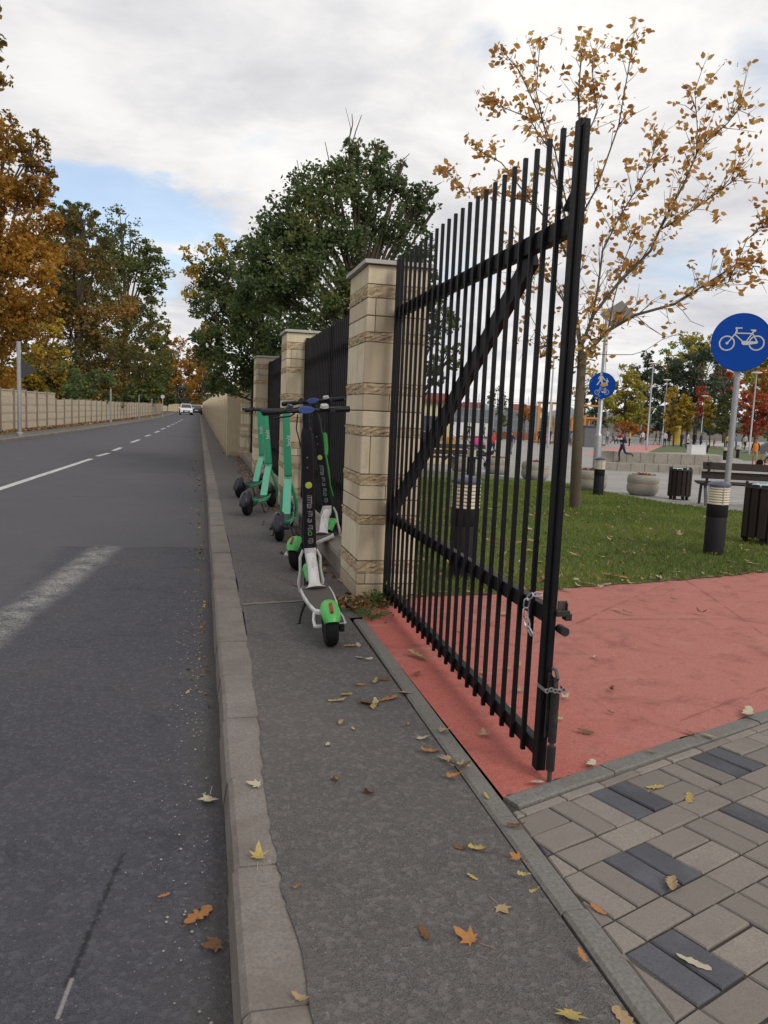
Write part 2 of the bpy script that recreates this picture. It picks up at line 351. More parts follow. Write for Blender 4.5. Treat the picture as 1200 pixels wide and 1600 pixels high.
# kerb stones of this side: one structure, a bevelled stone every 0.56 m with an open joint
kb = MB(); y = -1.2; q = 0
while y < 146:
    L = .56 if y < 14 else 1.1
    x0, x1 = KX(y), KX(y + L); j = .004 if y < 14 else .01; dz = rng.uniform(-.004, .003); dx = rng.uniform(-.004, .004)
    prof = [(0, -.2), (-.006, -.10), (.006, -.012), (.022, .002), (.172, .002), (.172, -.2)]
    kb.loft([[(x0 + dx + px, y + j, pz + dz * (pz > -.05)) for px, pz in prof], [(x1 + dx + px, y + L - j * .2, pz + dz * (pz > -.05)) for px, pz in prof]])
    y += L; q += 1
structure(kb.build('kerb', M_KERB, smooth=0))
sheet('kerb_bed', [(.112, -1.2), (.29, -1.2), (.34, 20), (.34, 146), (.15, 146), (.15, 12)], M_JOINT, -.02)
# this pavement, its ragged edge lapping over the kerb
le = []
for (a, b2, s, am) in (((.247, -1.3), (.25, 1.9), .045, .006), ((.25, 1.9), (.236, 2.45), .035, .008), ((.236, 2.45), (.262, 3.1), .045, .009), ((.262, 3.1), (.285, 4.2), .06, .006), ((.285, 4.2), (.305, 7), .1, .006), ((.305, 7), (.325, 30), .5, .008)): le += jag(a, b2, s, am, rng)
le += [(.32, 60), (.32, 146)]
sheet('sidewalk', le + [(1.12, 146), (1.12, 4.9), (.95, 4.85), (.945, -1.3)], M_WALK, lambda x, y: .0045)
kx = MB(); 
jn = jag((.30, 5.22), (.98, 5.36), .05, .006, rng) + [(.98, 5.36)]; jn2 = [(a, b + .035 + rng.uniform(-.006, .008)) for a, b in jn]
sheet('sidewalk_joint', jn + jn2[::-1], concrete('joint_mortar', (.23, .20, .165), (.16, .14, .12)), .0085)
# edging strip between asphalt and park surfaces
eb = MB(); y = -1.2
while y < 4.8:
    L = .50; prof = [(0, -.1), (0, .004), (.010, .012), (.066, .012), (.074, .006), (.074, -.1)]; xx = .95 + .012 * (y > 0) * min(y / 4, 1); dx = rng.uniform(-.003, .003)
    eb.loft([[(xx + dx + a, y + .0025, b) for a, b in prof], [(xx + dx + .002 + a, min(y + L, 4.85), b) for a, b in prof]]); y += L
structure(eb.build('edging_strip', M_EDGE, smooth=0))
V_ = Vector((.925, .38, 0)); U_ = Vector((.38, -.925, 0))      # across / towards the viewer in the paved corner
E0 = Vector((1.035, 2.435, 0))
RF = [E0 + V_ * k_ + U_ * .008 for k_ in (0, 1.6, 8.6)]
red_front = jag(RF[0], RF[1], .03, .007, rng) + jag(RF[1], RF[2], .08, .008, rng)
lawn_front = [(1.36, 5.36), (1.9, 5.44), (2.75, 5.64), (4, 6.0), (5.28, 6.42), (7.5, 7.05), (12, 8.4), (20, 11)]
lf = []
for a, b2 in zip(lawn_front[:-1], lawn_front[1:]): lf += jag(a, b2, .08, .018, rng)
sheet('red_path', [(1.03, 4.85)] + [(1.034, 3.6)] + red_front + [tuple(RF[2].xy), (20, 10.1), (20, 11.6)] + [(a, b + .06) for a, b in lf[::-1]] + [(1.12, 5.36), (1.12, 4.95)], M_RED, lambda x, y: gz(x, y) + .010, PARK_BREAKS[:2])
# second edging, between the red path and the pavers
ed = MB(); t = 0
while t < 12:
    L = .5; a0 = E0 + U_ * .042 + V_ * (t + .002); a1 = E0 + U_ * .042 + V_ * (t + L - .002); prof = [(-.038, -.1), (-.038, .010), (-.03, .014), (.03, .014), (.038, .009), (.038, -.1)]; dz = rng.uniform(-.003, .002)
    ed.loft([[(a0.x + U_.x * p, a0.y + U_.y * p, z + dz + gz(a0.x, a0.y)) for p, z in prof], [(a1.x + U_.x * p, a1.y + U_.y * p, z + dz + gz(a1.x, a1.y)) for p, z in prof]]); t += L
structure(ed.build('path_edging', M_EDGE, smooth=0))
# concrete block paving: dark pairs set among grey blocks, each block its own bevelled stone
def clip_poly(poly, p0, nrm):
    out = []
    for i in range(len(poly)):
        a, b = poly[i], poly[(i + 1) % len(poly)]; da = (Vector(a) - p0).dot(nrm); db = (Vector(b) - p0).dot(nrm)
        if da >= 0: out.append(a)
        if da * db < 0: k = da / (da - db); out.append(tuple(Vector(a).lerp(Vector(b), k)))
    return out
def inset(poly, d):
    c = sum((Vector(p) for p in poly), Vector((0, 0))) / len(poly); out = []
    n_ = len(poly)
    for i in range(n_):
        a, b, c2 = Vector(poly[i - 1]), Vector(poly[i]), Vector(poly[(i + 1) % n_]); e1 = (b - a).normalized(); e2 = (c2 - b).normalized()
        n1 = Vector((-e1.y, e1.x)); n2 = Vector((-e2.y, e2.x)); bis = n1 + n2
        if bis.length < 1e-6: bis = n1
        bis = bis.normalized(); out.append(tuple(b + bis * (d / max(.35, bis.dot(n1)))))
    return out
pv = MB(); B = .1; BU = .1033
cells = [((0, 0), (1, 2), 1), ((1, 0), (1, 2), 1), ((0, 2), (2, 1), 0), ((2, 0), (2, 1), 0), ((2, 1), (2, 1), 0), ((2, 2), (2, 1), 0), ((4, 0), (1, 2), 0), ((5, 0), (1, 2), 0), ((4, 2), (2, 1), 0)]
V2 = Vector((V_.x, V_.y)); U2 = Vector((U_.x, U_.y)); O2 = Vector((E0.x, E0.y)) + U2 * .13 + V2 * .29
for r_ in range(-1, 9):
    for c_ in range(-5, 22):
        for (cv, cu), (wv, wu), dark in cells:
            v0 = c_ * 6 + cv + (-3 if r_ % 2 else 0); u0 = r_ * 3 + cu
            q = [(v0, u0), (v0 + wv, u0), (v0 + wv, u0 + wu), (v0, u0 + wu)]
            poly = [tuple(O2 + V2 * (a * B) + U2 * (b * BU)) for a, b in q]
            poly = clip_poly(poly, Vector((1.032, 0)), Vector((1, 0)))
            if len(poly) >= 3: poly = clip_poly(poly, Vector((E0.x, E0.y)) + U2 * .086, U2)
            if len(poly) < 3: continue
            ar = sum(poly[i][0] * poly[(i + 1) % len(poly)][1] - poly[(i + 1) % len(poly)][0] * poly[i][1] for i in range(len(poly))) / 2
            if ar < 0: poly = poly[::-1]; ar = -ar
            if ar < 8e-4: continue
            cx = sum(p[0] for p in poly) / len(poly); cy = sum(p[1] for p in poly) / len(poly)
            if cx > 5 or cy < .2: continue
            h = .006 + rng.uniform(-.0025, .0025); tx, ty = rng.uniform(-.02, .02), rng.uniform(-.02, .02); zz = lambda p, k: h + k + (p[0] - cx) * tx + (p[1] - cy) * ty
            g = .0028 + rng.uniform(0, .0014); jx, jy = rng.uniform(-.0012, .0012), rng.uniform(-.0012, .0012)
            a = [(p[0] + jx, p[1] + jy) for p in inset(poly, g)]; b3 = inset(a, .004); k = len(a)
            vs = [(p[0], p[1], -.05) for p in a] + [(p[0], p[1], zz(p, -.0045)) for p in a] + [(p[0], p[1], zz(p, 0)) for p in b3]
            fs = [(i, (i + 1) % k, k + (i + 1) % k, k + i) for i in range(k)] + [(k + i, k + (i + 1) % k, 2 * k + (i + 1) % k, 2 * k + i) for i in range(k)] + [tuple(range(2 * k, 3 * k))]
            pv.add(vs, fs, 1 if dark and rng.random() < .97 else 0)
structure(pv.build('block_paving', [M_PAVE, M_PAVE_D], smooth=0, fix=False))
sheet('paving_bed', [(1.03, -.5), (1.03, 2.42), (6.5, 4.68), (6.5, -.5)], M_JOINT, lambda x, y: gz(x, y) - .001)
# lawn, far plaza
lawn_back = [park(*p) for p in ((640, 735), (700, 738), (760, 742), (807, 748), (895, 758), (950, 771), (1040, 787), (1200, 806), (1330, 822))]
lawn_poly = [(a, b) for a, b in lf] + [(20, 11), (20, 13)] + [(p.x, p.y) for p in lawn_back[::-1]] + [(1.36, 19.5)]
sheet('lawn', lawn_poly, M_SOIL, lambda x, y: gz(x, y) + .016, PARK_BREAKS)
sheet('plaza', [(1.4, 13), (3, 8.5), (7, 7.4), (30, 11), (260, 40), (260, 128), (1.4, 128)], M_PLAZA, lambda x, y: gz(x, y) + .006, PARK_BREAKS)
def flatpoly(name, pix, m, up):
    pts = [park(*p) for p in pix]; return sheet(name, [(p.x, p.y) for p in pts], m, lambda x, y: gz(x, y) + up, PARK_BREAKS)
M_RED2 = mat('red_rubber', (.42, .19, .165), .85, .15, 1.2, world=True)
flatpoly('red_rubber_path', [(913, 710), (935, 703), (975, 697), (1030, 695), (1036, 697), (1025, 703), (1010, 708), (985, 715), (935, 715)], M_RED2, .012)
flatpoly('red_rubber_pad', [(1160, 729), (1178, 722), (1230, 722), (1250, 734), (1200, 740)], M_RED2, .012)
M_GRASSFAR = mat('far_lawn', (.075, .105, .028), .95, .35, .8, .3, 20, world=True)
flatpoly('far_lawn', [(1012, 707), (1035, 697), (1078, 693), (1130, 699), (1190, 706), (1240, 712), (1240, 722), (1165, 720), (1120, 710), (1060, 707)], M_GRASSFAR, .013)
flatpoly('skate_plaza', [(1085, 697), (1100, 690.5), (1260, 691), (1260, 703), (1200, 702), (1140, 697)], mat('pale_paving', (.42, .41, .39), .8, .12, 1, world=True), .014)
# white lane dashes and the solid centre line
def ribbon(mb, p, q, w, z):
    p, q = Vector((p[0], p[1], 0)), Vector((q[0], q[1], 0)); nn = Vector((-(q - p).y, (q - p).x, 0)).normalized() * w / 2; k = 8
    for i in range(k): a, b = p.lerp(q, i / k), p.lerp(q, (i + 1) / k); mb.add([(*(a + nn).xy, z), (*(b + nn).xy, z), (*(b - nn).xy, z), (*(a - nn).xy, z)], [(0, 1, 2, 3)])
lm = MB(); S = lambda x, y: street(x, y, -.12)
ribbon(lm, S(-180, 829), S(0, 764), .13, -.116); ribbon(lm, S(0, 764), S(143, 717), .13, -.116)
for a, b in (((152, 713), (170, 708)), ((177, 704.5), (189, 699.5)), ((205, 691.5), (218, 687)), ((227, 682), (235, 679.5)), ((242, 676), (249, 673.5)), ((252, 671), (258, 669)), ((261, 667), (266, 665.3)), ((268, 663.6), (272, 662.4)), ((274, 661), (277, 660)), ((279, 658.6), (282, 657.6)), ((283, 656.4), (285.5, 655.5))): ribbon(lm, S(*a), S(*b), .13, -.116)
structure(lm.build('lane_marking', M_PAINT, smooth=0, fix=False))
# far pavement: kerb, asphalt, leaf-strewn verge
lk = MB()
for (a, b2) in zip(LEFT_KERB[:-1], LEFT_KERB[1:]):
    k = max(1, int((Vector(b2) - Vector(a)).length / 1.0))
    for i in range(k):
        p, q = Vector(a).lerp(Vector(b2), i / k), Vector(a).lerp(Vector(b2), (i + 1) / k); nn = Vector((-(q - p).y, (q - p).x)).normalized(); e = (q - p).normalized() * .006
        prof = [(0, -.25), (0, -.012), (.018, 0), (.17, 0), (.17, -.25)]
        lk.loft([[(*(p + e + nn * s), z) for s, z in prof], [(*(q - e + nn * s), z) for s, z in prof]])
structure(lk.build('opposite_kerb', M_KERB, smooth=0))
def off(poly, d):
    out = []
    for i, p in enumerate(poly):
        a, b = Vector(poly[max(i - 1, 0)]), Vector(poly[min(i + 1, len(poly) - 1)]); t = (b - a).normalized(); out.append((p[0] - t.y * d, p[1] + t.x * d))
    return out
sheet('opposite_sidewalk', off(LEFT_KERB, .16) + off(LEFT_KERB, .85)[::-1], M_FARWALK, -.004)
sheet('verge', off(LEFT_KERB, .8) + off(LEFT_KERB, 9)[::-1], mat('verge_earth', (.10, .07, .04), .95, .4, 3, world=True), -.012)
# ------------------------------------------------------------------ STONE PILLARS
def stone(name, base, other, rough_face):
    m, n, b = new_mat(name); g = n('ShaderNodeNewGeometry'); pos = n('ShaderNodeTexCoord').outputs['Object']
    c = n.mix(g.outputs['Random Per Island'], base, other)
    c = n.mix(n.math('MULTIPLY', n.ss(n.noise(pos, 4.5, 6, .65), .4, .7), .35), c, mul(other, .78))
    c = n.mix(n.math('MULTIPLY', n.ss(n.noise(pos, 60, 4, .7), .5, .75), .3), c, mul(base, .6)); c = n.mix(n.math('MULTIPLY', n.ss(n.noise(n.vmath('MULTIPLY', pos, (16., 16., 1.3)), 1., 5, .7), .5, .75), .45), c, (.27, .215, .155))
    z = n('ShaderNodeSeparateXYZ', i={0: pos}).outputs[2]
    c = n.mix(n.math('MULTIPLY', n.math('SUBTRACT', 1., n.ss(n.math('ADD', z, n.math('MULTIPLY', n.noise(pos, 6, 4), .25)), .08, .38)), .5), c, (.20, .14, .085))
    link(n, b, 'Base Color', c); b.inputs['Roughness'].default_value = .9; b.inputs['Specular IOR Level'].default_value = .15
    if rough_face: c2 = n.mix(n.math('MULTIPLY', n.ss(n.noise(pos, 22, 5, .75), .5, .66), .6), c, (.16, .105, .06)); link(n, b, 'Base Color', c2)
    bump(n, b, n.noise(pos, 24 if rough_face else 120, 6, .7),   .8 if rough_face else .2, .012 if rough_face else .003); return m
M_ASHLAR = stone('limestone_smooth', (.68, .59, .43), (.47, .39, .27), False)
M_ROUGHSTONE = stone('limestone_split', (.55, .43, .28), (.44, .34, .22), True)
M_MORTAR = mat('dark_mortar', (.13, .10, .07), .95, .3, 20); M_CAP = mat('cap_stone', (.40, .385, .35), .75, .12, 8, .2, 90)
COURSES = [(0, .11, 0), (.11, .19, 0), (.19, .275, 1), (.275, .535, 0), (.535, .595, 1), (.595, .705, 0), (.705, .805, 0), (.805, .88, 1), (.88, 1.145, 0), (1.145, 1.205, 1), (1.205, 1.315, 0), (1.315, 1.43, 0), (1.43, 1.5, 1), (1.5, 1.78, 0), (1.78, 1.84, 1), (1.84, 1.95, 0), (1.95, 2.07, 0), (2.07, 2.155, 1), (2.155, 2.285, 0)]
PX, PY = .43, .66
def pillar_smooth(mb, z0, z1, split):
    def blk(x0, x1, y0, y1): 
        g = .003; ch = .004; a, b2, c, d = x0 + g, x1 - g, y0 + g, y1 - g
        rings = []
        for z, s in ((z0 + g - .06 * (z0 == 0), ch), (z0 + g + ch, 0), (z1 - g - ch, 0), (z1 - g, ch)):
            rings.append([(a + s, c + s, z), (b2 - s, c + s, z), (b2 - s, d - s, z), (a + s, d - s, z)])
        mb.loft(rings)
    if split == 0: blk(0, PX, 0, .05); blk(0, .05, .05, PY); blk(.05, PX, .05, PY)
    elif split == 1: blk(0, PX * .42, 0, .06); blk(PX * .42, PX, 0, .06); blk(0, .06, .06, PY * .5); blk(0, .06, PY * .5, PY); blk(.06, PX, .06, PY)
    else: blk(0, .06, 0, .06); blk(.06, PX, 0, .06); blk(0, .06, .06, PY); blk(.06, PX, .06, PY)
def pillar_rough(mb, z0, z1, rg):
    """split-faced course: a ring of quarry-faced stones standing a little proud"""
    nz = 5; ring_pts = []; st = .03
    per = [(x, 0, 0, -1) for x in np.arange(0, PX, st)] + [(PX, y, 1, 0) for y in np.arange(0, PY, st)] + [(x, PY, 0, 1) for x in np.arange(PX, 0, -st)] + [(0, y, -1, 0) for y in np.arange(PY, 0, -st)]
    vs = []; K = len(per)
    for i in range(nz + 1):
        z = z0 + (z1 - z0) * i / nz; edge = i in (0, nz)
        for k, (x, y, nx, ny) in enumerate(per):
            o = (0.0 if edge else .002) + (rg.uniform(-.002, .002) if edge else rg.uniform(-.008, .006))
            vs.append((x + nx * o, y + ny * o, z + (rg.uniform(-.006, .006) if not edge else rg.uniform(-.003, .003))))
    fs = [(i * K + k, i * K + (k + 1) % K, (i + 1) * K + (k + 1) % K, (i + 1) * K + k) for i in range(nz) for k in range(K)]
    mb.add(vs, fs)
def make_pillar(label):
    t = thing('stone_pillar', label, 'pillar', group='stone pillars of the fence'); rg = random.Random(3); body = MB(); k = 0
    core = MB(); 
    for z0, z1, r_ in COURSES:
        if r_:
            mb = MB(); pillar_rough(mb, z0, z1, rg); mb.build('rough_course', M_ROUGHSTONE, t, smooth=0, fix=False)
        else: pillar_smooth(body, z0, z1, (0, 2, 0, 0, 1, 2, 0, 1, 0, 2, 2, 0)[k % 12]); k += 1
    body.build('smooth_block', M_ASHLAR, t, smooth=0); MB().box((PX / 2, PY / 2, 1.12), (PX - .012, PY - .012, 2.3)).build('mortar', M_MORTAR, t, smooth=0)
    c = MB(); o = .028; c.loft([[(-o, -o, 2.287), (PX + o, -o, 2.287), (PX + o, PY + o, 2.287), (-o, PY + o, 2.287)], [(-o, -o, 2.312), (PX + o, -o, 2.312), (PX + o, PY + o, 2.312), (-o, PY + o, 2.312)], [(0.02, .02, 2.322), (PX - .02, .02, 2.322), (PX - .02, PY - .02, 2.322), (.02, PY - .02, 2.322)]]); c.build('cap', M_CAP, t, smooth=0)
    return t
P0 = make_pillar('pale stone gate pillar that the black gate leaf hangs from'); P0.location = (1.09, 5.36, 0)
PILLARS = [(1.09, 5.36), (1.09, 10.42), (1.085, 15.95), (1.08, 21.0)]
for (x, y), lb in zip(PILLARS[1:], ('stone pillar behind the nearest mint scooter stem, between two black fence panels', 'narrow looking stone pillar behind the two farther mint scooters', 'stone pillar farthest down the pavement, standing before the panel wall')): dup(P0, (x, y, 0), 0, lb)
# ------------------------------------------------------------------ IRON FENCE
M_IRON = mat('black_iron', (.006, .006, .008), .5, .4, 9, .2, 120, spec=.18, dirt=(.013, .010, .009))
M_IRON2 = mat('worn_iron', (.012, .011, .012), .5, .5, 22, .3, 140, dirt=(.06, .045, .03))
M_STEEL = mat('galvanised_steel', (.36, .37, .38), .42, .2, 14, metal=.6)
M_ZINC = mat('bright_zinc', (.5, .5, .52), .35, .2, 30, metal=.9)
M_PLINTH = concrete('plinth_concrete', (.23, .205, .17), (.17, .145, .115))
def fence_panel(y0, y1, label):
    t = thing('iron_fence', label, 'fence', (1.33, y0, 0), group='black iron fence panels'); L = y1 - y0
    b0 = MB().path([(0, .05, .17), (0, .05, 2.2)], .011, 4); first = None; k = int((L - .1) / .105)
    for i in range(k + 1):
        y = .05 + i * (L - .1) / k
        if first is None: first = MB().path([(0, 0, .17), (0, 0, 2.18)], .0105, 4).build('bar', M_IRON, t, smooth=0); o = first
        else: o = first.copy(); COL.objects.link(o); o.parent = t
        o.location = (0, y, 0)
    for z, hgt in ((.26, .045), (.62, .05), (1.92, .06)): MB().box((.028, L / 2, z), (.03, L, hgt)).build('rail', M_IRON, t, smooth=0)
    for y in (.02, L / 2, L - .02): MB().box((.03, y, 1.12), (.05, .05, 2.2)).build('post', M_IRON, t, smooth=0)
    w = thing('plinth_wall', 'low concrete plinth under ' + label, 'low wall', (1.12, y0, 0), group='low plinths under the fence'); pl = MB(); s = 0
    while s < L - .01:
        e = min(L, s + 1.1); pl.loft([[(0, s + .003, -.1), (0, s + .003, .13), (.015, s + .003, .15), (.40, s + .003, .15), (.42, s + .003, -.1)], [(0, e - .003, -.1), (0, e - .003, .13), (.015, e - .003, .15), (.40, e - .003, .15), (.42, e - .003, -.1)]]); s = e
    pl.build('coping', M_PLINTH, w, smooth=0)
for (a, b2), lb in zip(((6.02, 10.42), (11.08, 15.95), (16.61, 21.0)), ('black iron fence panel nearest the gate pillar', 'black iron fence panel between the second and third pillars', 'farthest black iron fence panel, shaded by the green tree')): fence_panel(a, b2, lb)
# ------------------------------------------------------------------ GATE LEAF
GY0, GY1, GX = 2.56, 5.30, 1.222
gate = thing('gate_leaf', 'tall black iron gate leaf standing in line with the fence', 'gate', (GX, GY0, 0)); GL = GY1 - GY0
nb = 23; first = None
for i in range(nb):
    y = .125 + i * (GL - .235) / (nb - 1)
    if first is None: o = first = MB().path([(0, 0, .064), (0, 0, 2.30)], .0082, 4).build('bar', M_IRON, gate, smooth=0, bev=.001)
    else: o = first.copy(); COL.objects.link(o); o.parent = gate
    o.location = (-.012, y, 0)
MB().box((.0135, GL / 2, .105), (.035, GL - .08, .055)).build('bottom_rail', M_IRON, gate, smooth=0, bev=.003)
MB().box((.0135, GL / 2, .61), (.035, GL - .08, .06)).build('middle_rail', M_IRON, gate, smooth=0, bev=.003)
MB().box((.0135, GL / 2, 1.965), (.035, GL - .08, .068)).build('top_rail', M_IRON, gate, smooth=0, bev=.003)
a, b2 = Vector((.029, GL - .10, .66)), Vector((.029, .42, 1.935)); d = (b2 - a).normalized(); sd_ = Vector((0, -d.z, d.y)) * .05
br = MB()
vs = [p + s * sd_ + Vector((x, 0, 0)) for x in (-.014, .014) for p, s in ((a, -1), (b2, -1), (b2, 1), (a, 1))]
br.add(vs, [(3, 2, 1, 0), (4, 5, 6, 7), (0, 1, 5, 4), (1, 2, 6, 5), (2, 3, 7, 6), (3, 0, 4, 7)]); br.build('brace', M_IRON, gate, smooth=0, bev=.003)
MB().box((.014, .03, 1.165), (.036, .046, 2.27)).box((.014, -.002, 1.33), (.022, .016, 1.90)).build('meeting_stile', M_IRON, gate, smooth=0, bev=.003)
MB().box((.02, GL - .03, 1.17), (.045, .05, 2.28)).build('hinge_stile', M_IRON, gate, smooth=0, bev=.003)
for z in (1.95, .64):
    MB().lathe([(.02, -.06), (.022, -.055), (.022, .055), (.02, .06)], (.03, GL + .022, z), 14).box((.045, GL + .05, z), (.05, .07, .07)).build('hinge', M_IRON2, gate)
wb = MB(); wb.add([(.006, .062, 2.03), (.006, .062, 2.09), (.006, .14, 2.03), (.05, .062, 2.03), (.05, .062, 2.09), (.05, .14, 2.03)], [(0, 1, 2), (3, 5, 4), (0, 3, 4, 1), (1, 4, 5, 2), (2, 5, 3, 0)]); wb.build('gusset', M_IRON, gate, smooth=0)
lt = MB().box((.045, -.008, .625), (.05, .03, .022)).box((.066, -.008, .612), (.024, .034, .026)).box((.045, -.008, .652), (.036, .005, .034)).box((.06, -.008, .648), (.005, .024, .03))
lt.build('latch_bracket', M_IRON2, gate, smooth=0, bev=.002)
tb = MB(); tb.lathe([(.009, -.026), (.016, -.026), (.016, .026), (.009, .026), (.009, -.022)], (.046, -.02, .565), 16, axis='Y'); tb.build('bolt_keeper', M_IRON2, gate)
# drop bolt on the meeting stile: guide plate, two sleeves, sliding rod
db = MB().prism([(.0, .17), (.034, .17), (.036, .33), (.026, .385), (.01, .41), (.0, .41)], -.026, -.018, 'XZ', off=(.004, 0, 0)); db.build('bolt_plate', M_IRON2, gate, smooth=0, bev=.001)
MB().lathe([(.010, .16), (.015, .16), (.0155, .345), (.010, .345)], (.026, -.042, 0), 14).build('bolt_sleeve', M_IRON2, gate)
MB().lathe([(.010, .055), (.0155, .055), (.016, .135), (.0155, .145), (.010, .145)], (.026, -.042, .0), 14).build('bolt_sleeve', M_IRON2, gate)
MB().lathe([(.0085, -.06), (.0085, .40)], (.026, -.042, 0), 12).path([(.026, -.042, .385), (.026, -.055, .40), (.026, -.033, .425), (.012, -.028, .43)], .007, 8).build('bolt_rod', mat('rod_steel', (.10, .095, .09), .45, .4, 30, metal=.7), gate)
gate.rotation_euler.z = -R(.92)
# chain hanging on the meeting stile, perforated strap tying the bolt
def link_pts(c, along, wide, L, w, k=14):
    return [c + along * (math.cos(2 * math.pi * i / k) * w + (L - w) * (1 if math.cos(2 * math.pi * i / k) >= 0 else -1) * .8) + wide * math.sin(2 * math.pi * i / k) * w for i in range(k + 1)]
ch = MB(); base = Vector((GX - .03, GY0 + .055, .66)); pts = [Vector((.02, -.02, .02)), Vector((-.004, .015, .015)), Vector((-.012, .045, -.01)), Vector((-.012, .052, -.045)), Vector((-.012, .045, -.08)), Vector((-.008, .03, -.112)), Vector((0, .012, -.135))]
for i in range(len(pts) - 1):
    p, q = base + pts[i], base + pts[i + 1]; al = (q - p).normalized(); wd = al.cross(Vector((1, 0, 0)) if i % 2 else Vector((.3, .7, .6))).normalized(); wd = al.cross(wd).normalized() if i % 3 == 0 else wd
    ch.path(link_pts((p + q) / 2, al, wd, .021, .0095), .0032, 6, cap=False)
tag(ch.build('chain', M_ZINC), 'short bright chain hanging on the gate edge at the middle rail', 'chain')
st = MB(); hs = []
for k in range(5):
    x = GX - .018 + k * .0155; 
    ring = []
    st.lathe([(.0042, -.0012), (.0088, -.0012), (.0088, .0012), (.0042, .0012), (.0042, -.0012)], (x, GY0 - .066, .36 + .004 * math.sin(k * 1.7)), 12, axis='Y')
for k in range(4): st.box((GX - .010 + k * .0155, GY0 - .066, .361), (.012, .0022, .007))
st.box((GX - .024, GY0 - .03, .36), (.002, .07, .012)); st.box((GX + .050, GY0 - .045, .36), (.002, .03, .012))
tag(st.build('perforated_strap', M_ZINC, smooth=0), 'perforated metal strap wrapped round the gate edge and drop bolt', 'metal strap')
# ------------------------------------------------------------------ CONCRETE PANEL WALLS
M_PANEL = mat('cast_panel', (.45, .385, .285), .85, .2, 1.3, .3, 40, dirt=(.36, .29, .20)); M_PPOST = mat('panel_post', (.20, .165, .125), .9, .25, 3, .3, 40); M_PANEL2 = mat('yellow_panel', (.50, .42, .29), .85, .15, 1.2, .3, 30, dirt=(.46, .36, .24))
def lattice_row(mb, w, z0, h):
    mb.box((w / 2, 0, z0 + .03), (w, .05, .06)); mb.box((w / 2, 0, z0 + h - .025), (w, .06, .05)); k = int(w / .16)
    for i in range(k): mb.box(((i + .5) * w / k, 0, z0 + h / 2), (.05, .04, h - .1))
def panel_wall(pts, step, h, label, m, rows=4, lattice=lambda s: False, zf=lambda x, y: -.01, post=(.14, .14), pm=None):
    t = thing('panel_wall', label, 'wall', (*pts[0], 0)); O = Vector((*pts[0], 0)); s = 0; prev = None
    P = [Vector((*p, 0)) for p in pts]; cum = [0]
    for a, b2 in zip(P[:-1], P[1:]): cum.append(cum[-1] + (b2 - a).length)
    def at(s):
        for i in range(len(P) - 1):
            if s <= cum[i + 1]: return P[i].lerp(P[i + 1], (s - cum[i]) / (cum[i + 1] - cum[i]))
        return P[-1]
    n_ = int(cum[-1] / step)
    for i in range(n_ + 1):
        p = at(i * step); q = at((i + 1) * step); an = math.atan2((q - p).y, (q - p).x) if i < n_ else an; z = zf(p.x, p.y) + rng.uniform(-.03, .03); lat = lattice(i * step)
        o = MB().box((0, 0, h / 2 + .02 + (.30 if lat else 0) / 2), (post[0], post[1], h + .08 + (.30 if lat else 0))).build('post', pm or M_PPOST, t, smooth=0); o.location = p - O + Vector((0, 0, z)); o.rotation_euler.z = an
        if i < n_:
            w = (q - p).length - .14; mb = MB(); rh = h / rows
            for r_ in range(rows):
                j = rng.uniform(-.008, .008); mb.box((w / 2, j, rh * (r_ + .5)), (w, .05, rh - .012)); mb.box((w / 2, j - .0, rh * (r_ + .5)), (w - .12, .075, rh - .12))
            if lat: lattice_row(mb, w, h, .3)
            o = mb.build('panel', m, t, smooth=0); o.location = p - O + Vector((math.cos(an), math.sin(an), 0)) * .07 + Vector((0, 0, z)); o.rotation_euler.z = an
    return t
lw = [(-8.1, 12), (-8.0, 20), (-7.6, 30), (-7.1, 41.4), (-6.2, 60), (-5.6, 80), (-5.2, 100), (-5.3, 122), (-6.6, 138)]
panel_wall(lw, 1.95, 1.35, 'long concrete panel wall across the road below autumn trees', M_PANEL, 4, lambda s: s < 31)
panel_wall([(1.0, 21.75), (.98, 60), (1.0, 150)], 2.05, 1.8, 'long yellowish panel wall beside the pavement beyond the stone pillars', M_PANEL2, 4, post=(.34, .52), pm=M_ASHLAR)
panel_wall([(-8, 163), (-1, 160), (2.5, 159)], 2.4, 1.5, 'light concrete wall closing the far end of the road', M_PANEL2, 3)
# roadside posts
def steel_post(p, h, r, label, cat='post', cap=True):
    t = thing('steel_post', label, cat, p, group='steel posts along the opposite pavement')
    MB().lathe([(r, -.05), (r, h - .01), (r * .8, h)], n=14).build('pole', M_STEEL, t)
    MB().lathe([(r * 1.7, -.03), (r * 1.7, .10), (r * 1.1, .13)], n=14).build('collar', M_STEEL, t); return t
t = steel_post(street(31, 681, -.01), 3.25, .07, 'tall grey steel post carrying a traffic sign seen from behind')
sg = MB().add([(-.05, .0, 1.9), (.55, .1, 2.3), (-.05, .0, 2.72), (-.05, .02, 1.9), (.55, .12, 2.3), (-.05, .02, 2.72)], [(0, 1, 2), (3, 5, 4), (0, 3, 4, 1), (1, 4, 5, 2), (2, 5, 3, 0)]); sg.build('sign_plate', mat('sign_back', (.03, .032, .035), .5, .15, 4), t, smooth=0)
for px, py, h, lb in ((173, 660, 2.15, 'thin grey post in front of a dark gap in the panel wall'), (217, 655, 2.0, 'thin grey post left of the approaching white car'), (237, 652, 1.8, 'short grey post before the end of the panel wall')): steel_post(street(px, py, -.01), h, .05, lb)
t = steel_post(street(254, 651, -.01), 2.2, .05, 'farthest grey post with a small round plate on top'); MB().lathe([(.2, -.01), (.2, .01)], (0, -.07, 2.1), 20, axis='Y').build('plate', mat('plate_grey', (.45, .47, .5), .5, .1, 4), t)
